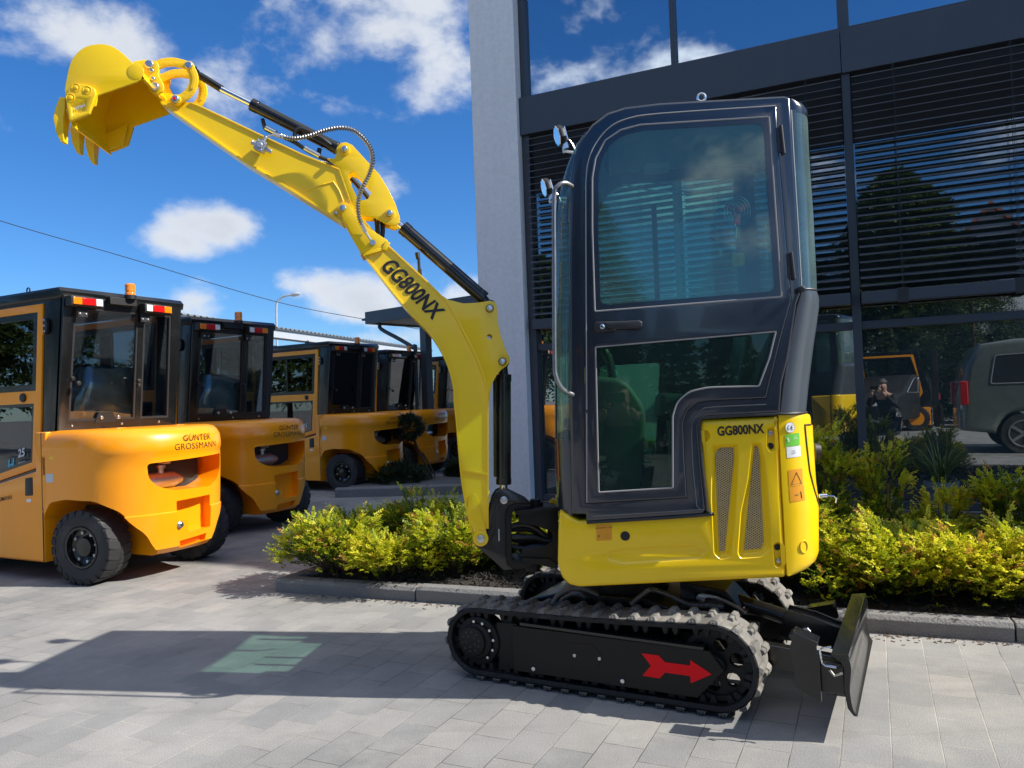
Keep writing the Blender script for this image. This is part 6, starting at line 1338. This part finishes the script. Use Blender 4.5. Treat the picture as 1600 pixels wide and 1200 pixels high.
# ---- long shed behind the forklifts
sA = np.array([-7.5, 16.5]); sB = np.array([-3.2, 31.5]); dd = (sB-sA)/np.linalg.norm(sB-sA); ang_ = -math.degrees(math.atan2(dd[1], dd[0])); SF = Fr(sA[0], sA[1], ang_); Ls = np.linalg.norm(sB-sA); ORG[0] = np.array([sA[0], sA[1], 0]); sh_o = empty('storage_shed', tuple(ORG[0]), label='long low shed with ribbed metal roof behind the row of forklifts', cat='shed')
H0 = 3.22
m = MB(SF); n_ = int(Ls/.22); pr = []
for i in range(n_+1): pr += [(i*.22, H0+.10), (i*.22+.05, H0+.15), (i*.22+.09, H0+.15), (i*.22+.14, H0+.10)]
m.grid([[SF.pt(u, z, .0) for u, z in pr], [SF.pt(u, z+.5, 5) for u, z in pr]]); m.build('ribbed_roof', 'slat', sh_o, ang=20, solid=.01)
m = MB(SF); m.box(0, Ls, .02, .06, H0-.14, H0+.05); m.build('white_fascia', 'galv', sh_o); m = MB(SF); m.box(0, Ls, -.02, .018, H0+.06, H0+.11); m.build('gutter', 'anthracite', sh_o)
m = MB(SF); m.box(0, Ls, 4.9, 5, 0, H0); m.build('back_wall', 'room_wall', sh_o)
for k in range(6): m = MB(SF); u = .3+k*(Ls-.6)/5; m.box(u-.06, u+.06, .1, .22, 0, H0-.1); m.build('post', 'anthracite', sh_o)
m = MB(SF); m.box(.5, Ls, .8, .85, H0-.55, H0-.25); m.build('timber_beam', 'bark', sh_o); ORG[0] = np.zeros(3)
# ---- street lamp, overhead line
def far(x, y, Y): d = ray(x, y); return CP+d*(Y/d[1])
p = far(432, 508, 40); ORG[0] = np.array([p[0], p[1], 0]); sl_ = empty('street_lamp', tuple(ORG[0]), label='pale street lamp with curved arm above the shed roof', cat='street lamp')
tp_ = far(432, 478, 40); m = MB(); m.tube([(p[0], p[1], 0)]+[tuple(q) for q in smooth([p, tp_, far(436, 468, 40), far(445, 462.5, 40), far(456, 461, 40)], 5)], .055, 8); m.build('pole', 'galv', sl_); m = MB(); a, b = far(454, 461.5, 40), far(469, 458.5, 40); m.tube([a, a+(b-a)*.3, a+(b-a)*.8, b], [.05, .11, .10, .05], 10); m.build('lamp_head', 'galv', sl_, ang=60); ORG[0] = np.zeros(3)
m = MB(); m.tube(smooth([far(-260, 262, 22), far(0, 345, 24), far(200, 403, 26), (far(430, 471, 28)), far(576, 500, 30), far(700, 522, 31.5)], 8), .013, 5); tag(m.build('overhead_cable', 'ink'), 'thin dark overhead cable sloping across the sky above the forklifts', 'cable')
# ================================================================ WHAT THE GLASS MIRRORS (behind the viewer)
def RPu(px, py, D): return WF.uz(px, py, D)
# white gabled house
D = 33; ap = RPu(1547, 322, D); le = RPu(1405, 482, D); ORG[0] = WF.pt(ap[0], 0, -D)*np.array([1, 1, 0]); hs_ = empty('white_house', tuple(ORG[0]), label='white gabled house with red tiled roof mirrored in the shop window', cat='house')
hw = ap[0]-le[0]; m = MB(WF); m.prism([(ap[0]-hw, 0), (ap[0]+hw, 0), (ap[0]+hw, le[1]), ap, (ap[0]-hw, le[1])], -D-9, -D); m.build('wall', 'white_wall', hs_)
m = MB(WF); th = .22
for s_ in (-1, 1): m.prism(ccw([(ap[0], ap[1]), (ap[0], ap[1]+th), (ap[0]+s_*(hw+.5), le[1]-.45*(ap[1]-le[1])/hw*1+th), (ap[0]+s_*(hw+.5), le[1]-.45*(ap[1]-le[1])/hw)]), -D-9.3, -D+.35)
m.build('roof', 'tile', hs_)
for px, py in ((1560, 405), (1575, 520)):
    c = RPu(px, py, D); m = MB(WF); m.box(c[0]-.7, c[0]+.7, -D, -D+.05, c[1]-.8, c[1]+.8); wn_ = m.build('window', 'anthracite', hs_); m = MB(WF); m.box(c[0]-.6, c[0]+.6, -D+.052, -D+.06, c[1]-.7, c[1]+.7); m.build('pane', 'dark_room', wn_)
m = MB(WF); m.box(ap[0]-hw-14, ap[0]-hw-.05, -D-2, -D-.1, 0, 4.6); m.build('side_wing', 'white_wall', hs_); ORG[0] = np.zeros(3)
# trees
def conifer(name, x, y, h, r, lb, seed, mt='dark_leaf', n=5200, prof=.9, group=None, nl=.22, nw=.028, L=.5, droop=.3, z0=.5):
    rg = np.random.default_rng(seed); ORG[0] = np.array([x, y, 0]); o = empty(name, (x, y, 0), label=lb, cat='tree', group=group)
    t = rg.uniform(0, 1, n)**.8; a = rg.uniform(0, 2*np.pi, n); lay = np.round(t*14)/14+rg.normal(0, .012, n); R_ = r*(1-lay)**prof*(1+.20*np.sin(a*5+lay*40)+.22*np.sin(a*3+lay*17+seed)); q = rg.uniform(.25, 1, n)**.55
    P = np.stack([x+np.cos(a)*R_*q, y+np.sin(a)*R_*q, z0+lay*(h-z0)-.18*R_*q*droop*2], 1); Dv = norm(np.stack([np.cos(a), np.sin(a), rg.normal(-.1, .3, n)], 1)+rg.normal(0, .3, (n, 3))); Q, W = shoots(rg, P, Dv, np.full(n, L)*(.5+.5*(1-lay)), 5, nl, nw, rg.uniform(0, 1, n), droop=.3, flat=.6); quads_obj('crown', Q, W, mt, o)
    m = MB(); m.tube([(x, y, 0), (x, y, h*.5), (x, y, h*.97)], [.03*h*.6, .015*h*.6, .004*h], 10); m.build('trunk', 'bark', o); ORG[0] = np.zeros(3); return o
def at(px, D, fr=WF, py=600): u, z = fr.uz(px, py, D); p = fr.pt(u, 0, -D); return p[0], p[1], fr.uz(px, py, D)[1]
x, y, _ = at(1415, 27); conifer('conifer_tree', x, y, 9.8, 3.1, 'broad dark conifer mirrored behind the blinds of the shop window', 1, mt='thuja_leaf', n=12000, prof=.45, nl=.26, nw=.04, L=.6, droop=.1)
x, y, _ = at(1250, 30); conifer('conifer_tree', x, y, 7.6, 2.2, 'second dark conifer mirrored left of the window mullion', 2, n=7000, prof=.5, nl=.26, nw=.04, L=.6)
for k, (px, hh) in enumerate(((1390, 3.2), (1431, 3.3), (1578, 3.4), (1295, 3.2))):
    x, y, _ = at(px, 24); conifer('thuja_tree', x, y, hh, .55, ['slim columnar thuja mirrored just right of the mullion', 'slim columnar thuja mirrored against the white wall', 'slim columnar thuja mirrored above the van', 'slim columnar thuja mirrored left of the mullion'][k], 30+k, 'thuja_leaf', n=3000, prof=.35, nl=.08, nw=.02, L=.16, droop=0, z0=.1, group='thujas mirrored in the glass')
u, z = HF.uz(925, 470, 13); p = HF.pt(u, 0, -13); conifer('spruce_tree', p[0], p[1], HF.uz(940, 300, 13)[1], 2.0, 'spruce with drooping branches mirrored in the upper cab door window', 5, n=5200, prof=.8, nl=.07, nw=.012, L=.42, droop=.5)
for k in range(5):
    conifer('thuja_tree', -3.6+1.15*k, -11.5+.3*k, 2.7+.2*(k % 2), .62, ['leftmost thuja of the hedge mirrored in the cab door', 'second thuja from the left in the hedge mirrored in the cab door', 'middle thuja of the hedge mirrored in the cab door', 'fourth thuja of the hedge mirrored in the cab door', 'rightmost thuja of the hedge mirrored in the cab door'][k], 50+k, 'thuja_leaf', n=2600, prof=.35, nl=.08, nw=.02, L=.16, droop=0, z0=.1, group='thuja hedge mirrored in the cab door')
for k, (x, y, h) in enumerate(((-15, -5, 6.5), (-20, 1, 7.5), (-12, -14, 7), (-27, 6, 8))):
    conifer('broadleaf_tree', x, y, h, h*.33, ['round green tree mirrored in the side window of the nearest forklift', 'taller green tree mirrored in the forklift door windows', 'green tree mirrored low in the forklift side windows', 'farthest green tree mirrored in the forklift windows'][k], 70+k, 'thuja_leaf', n=5000, prof=.35, nl=.2, nw=.05, L=.4, droop=0, z0=1.6, group='trees mirrored in the forklift windows')
# vehicles
def vehicle(name, mt, L=4.4, H=1.86, hood=1.08, car=False):
    """u from the tail (0) to the nose (L), w 0..1.8"""
    o = empty(name, (0, 0, 0)); k = L/4.4
    if car: vb = [(0, .40), (.03, .75), (.12, .98), (.75, H-.08), (1.3, H), (2.2, H-.03), (3.0*k, hood+.02), (4.1*k, hood-.13), (L, .70), (L-.02, .28)]
    else: vb = [(0, .38), (.02, .95), (.10, 1.45), (.30, 1.80), (.8, 1.86), (3.0, 1.84), (3.55, 1.35), (4.25, 1.08), (4.4, .75), (4.38, .32)]
    ca, cb = .85, 3.6*k; arc_ = lambda c, r: [(c+r*math.cos(a), .32+r*math.sin(a)) for a in np.linspace(0, math.pi, 11)]
    m = MB(LF); m.prism(ccw(vb+arc_(cb, .36)+arc_(ca, .36)), 0, 1.8, r=.09, r1=.09, n=4); m.build('body', mt, o, ang=40)
    wins = [[(1.0, .98), (1.15, 1.34), (1.9, 1.36), (1.9, .98)], [(1.98, .98), (1.98, 1.36), (2.25, 1.34), (2.85*k, 1.0)]] if car else [[(.42, 1.14), (.50, 1.60), (1.25, 1.62), (1.30, 1.14)], [(1.45, 1.14), (1.45, 1.62), (2.2, 1.62), (2.2, 1.14)], [(2.35, 1.12), (2.35, 1.60), (2.95, 1.60), (3.35, 1.25), (3.35, 1.12)]]
    for s_ in wins:
        for w in (-.004, 1.796):
            m = MB(LF); m.prism(rnd(ccw(s_), .05), w, w+.008); wn_ = m.build('side_window', 'ink', o); m = MB(LF); m.ring([LF.pt(a, b, w if w < 0 else w+.008) for a, b in rnd(ccw(s_), .05)], .01, 5); m.build('window_trim', 'alu', wn_)
    i0 = 5 if not car else 5; a, b = np.array(vb[i0]), np.array(vb[i0+1]); d_ = b-a; n_ = np.array([d_[1], -d_[0]]); n_ = -n_/np.linalg.norm(n_) if n_[1] < 0 else n_/np.linalg.norm(n_)
    def fp(t, w, off=.006): q = a+d_*t+n_*off; return (q[0], w, q[1])
    m = MB(); m.grid([[fp(t, w) for w in (.16+.04*(1-t), .9, 1.64-.04*(1-t))] for t in (.08, .5, .94)]); m.build('windscreen', 'ink', o)
    for w in (.08, 1.42): m = MB(LF); m.prism(rnd([(L-.28, .74), (L-.02, .70), (L-.10, .86), (L-.40, .90)], .02), w, w+.30, r=.01, r1=.01); m.build('headlight', 'clear_lens', o)
    m = MB(LF); m.box(L-.02, L+.012, .45, 1.35, .50, .66); m.build('grille', 'ink', o, bevel=.01); m = MB(LF); m.box(L+.010, L+.020, .64, 1.16, .38, .49); m.build('number_plate', 'white', o, bevel=.003)
    for w in (-.02, 1.70): m = MB(LF); m.box(-.02, .10, w, w+.12, .80 if not car else .74, 1.20 if not car else .92); m.build('tail_light', 'red_lens', o, bevel=.02)
    m = MB(LF)
    for uu in (ca, cb):
        for near in (True, False):
            w = 0 if near else 1.58; m = MB(LF); m.disc((uu, .32), .32, w, w+.22, bev=.03); wh = m.build('wheel', 'rubber', o); m = MB(LF); wo_ = w+.002 if near else w+.218
            for q in range(5): an = q*2*math.pi/5; m.obox(LF.pt(uu+.11*math.cos(an), .32+.11*math.sin(an), wo_), (LF.u*math.cos(an)+NZ*math.sin(an))*.10, (-LF.u*math.sin(an)+NZ*math.cos(an))*.022, LF.w*.012)
            m.ring([LF.pt(uu+.21*math.cos(an), .32+.21*math.sin(an), wo_) for an in np.linspace(0, 2*math.pi, 29)[:-1]], .014, 6); m.build('alloy_rim', 'alu', wh)
    return o
vu, vz = RPu(1505, 700, 6.9); vn = vehicle('parked_van', 'van_paint'); p = WF.pt(vu, 0, -8.5); vn.location = (p[0], p[1], 0); vn.rotation_euler = (0, 0, -FA)
tag(vn, 'grey green van parked beside the photographer, mirrored at the right edge of the window', 'van')
dc = vehicle('parked_car', 'ink', H=1.46, hood=1.0, car=True); dc.location = (-1.9, -7.9, 0); dc.rotation_euler = (0, 0, R(83)); tag(dc, 'black car facing the excavator, mirrored in the lower cab door window', 'car')
# ---- the photographer, crouching behind the camera
ORG[0] = np.array([0.0, -.42, 0]); pe = empty('person', (0, -.42, 0), label='crouching person in a black jacket taking the photo, mirrored in the shop window', cat='person')
def skin(name, verts, edges, rads, mt, par, sub=2):
    me = bpy.data.meshes.new(name); me.from_pydata([tuple(np.array(v)-ORG[0]) for v in verts], edges, []); ob = bpy.data.objects.new(name, me); COL.objects.link(ob); ob.parent = par
    q = ob.modifiers.new('skin', 'SKIN'); q.use_smooth_shade = True
    for i, r_ in enumerate(rads): sv = me.skin_vertices[0].data[i]; sv.radius = (r_, r_) if isinstance(r_, float) else r_; sv.use_root = (i == 0)
    q = ob.modifiers.new('sub', 'SUBSURF'); q.levels = sub; q.render_levels = sub; me.materials.append(MAT[mt]); return ob
Y = -.42
V = [(0, Y-.12, .46), (0, Y-.10, .66), (0, Y-.05, .88), (0, Y, .985), (0, Y+.03, 1.06), (0, Y+.05, 1.14), (0, Y+.07, 1.235),
     (-.17, Y-.02, .955), (-.25, Y+.14, .80), (-.09, Y+.30, 1.06), (.17, Y-.02, .955), (.25, Y+.14, .80), (.10, Y+.30, 1.06),
     (-.10, Y-.08, .44), (-.16, Y+.34, .50), (-.15, Y+.10, .10), (-.15, Y+.28, .045), (.10, Y-.08, .44), (.16, Y+.26, .14), (.15, Y-.18, .10), (.15, Y-.26, .06)]
E_ = [(0, 1), (1, 2), (2, 3), (3, 4), (4, 5), (5, 6), (3, 7), (7, 8), (8, 9), (3, 10), (10, 11), (11, 12), (0, 13), (13, 14), (14, 15), (15, 16), (0, 17), (17, 18), (18, 19), (19, 20)]
RD = [(.16, .13), (.15, .115), (.17, .12), (.09, .08), .052, (.082, .095), (.070, .085), .065, .046, .028, .065, .046, .028, .09, .065, .045, .04, .09, .065, .045, .04]
skin('body', V, E_, RD, 'skin', pe)
skin('jacket', [V[0], V[1], V[2], (0, Y-.01, .97), V[7], V[8], (-.115, Y+.26, 1.02), V[10], V[11], (.125, Y+.26, 1.02)], [(0, 1), (1, 2), (2, 3), (3, 4), (4, 5), (5, 6), (3, 7), (7, 8), (8, 9)], [(.175, .145), (.165, .13), (.185, .135), (.11, .10), .078, .060, .042, .078, .060, .042], 'jacket', pe)
skin('trousers', [V[0], V[13], V[14], (-.15, Y+.13, .14), V[17], V[18], (.15, Y-.14, .12)], [(0, 1), (1, 2), (2, 3), (0, 4), (4, 5), (5, 6)], [(.165, .14), .105, .078, .058, .105, .078, .058], 'jeans', pe)
for s_ in (-1, 1):
    hb_ = np.array([s_*.085, Y+.315, 1.085]); vs = [hb_, hb_+[-s_*.01, .02, .035]]; es = [(0, 1)]; rd = [.026, .028]
    for k in range(4): b0 = len(vs); base = hb_+np.array([-s_*.012, .03+.002*k, .045-.020*k]); vs += [base, base+np.array([-s_*.022, .018, .004]), base+np.array([-s_*.038, .008, .002])]; es += [(1, b0), (b0, b0+1), (b0+1, b0+2)]; rd += [.0095, .0088, .0078]
    b0 = len(vs); vs += [hb_+np.array([-s_*.02, .0, .02]), hb_+np.array([-s_*.04, .012, .012])]; es += [(0, b0), (b0, b0+1)]; rd += [.011, .009]; skin('hand', vs, es, rd, 'skin', pe)
m = MB(); m.box(-.075, .075, -.030, -.022, 1.105, 1.178); m.build('phone', 'ink', pe, bevel=.003)
m = MB(); hc = np.array([0, Y+.055, 1.20]); m.grid([[hc+np.array([.082*math.cos(a)*math.cos(b), .10*math.sin(a)*math.cos(b)-.012, .105*math.sin(b)+.01]) for a in np.linspace(0, 2*math.pi, 21)[:-1]] for b in np.linspace(.25, 1.55, 8)], True); m.build('hair', 'hair', pe, ang=60)
m = MB(); m.tube([(0, Y+.150, 1.175), (0, Y+.172, 1.150)], [.010, .014], 8); m.build('nose', 'skin', pe)
for s_ in (-1, 1): m = MB(); m.grid([[np.array([s_*.030, Y+.142, 1.178])+np.array([.010*math.cos(a)*math.cos(b), .008*math.sin(a)*math.cos(b), .007*math.sin(b)]) for a in np.linspace(0, 2*math.pi, 11)[:-1]] for b in np.linspace(-1.5, 1.5, 6)], True); m.build('eye', 'ink', pe)
ORG[0] = np.zeros(3)
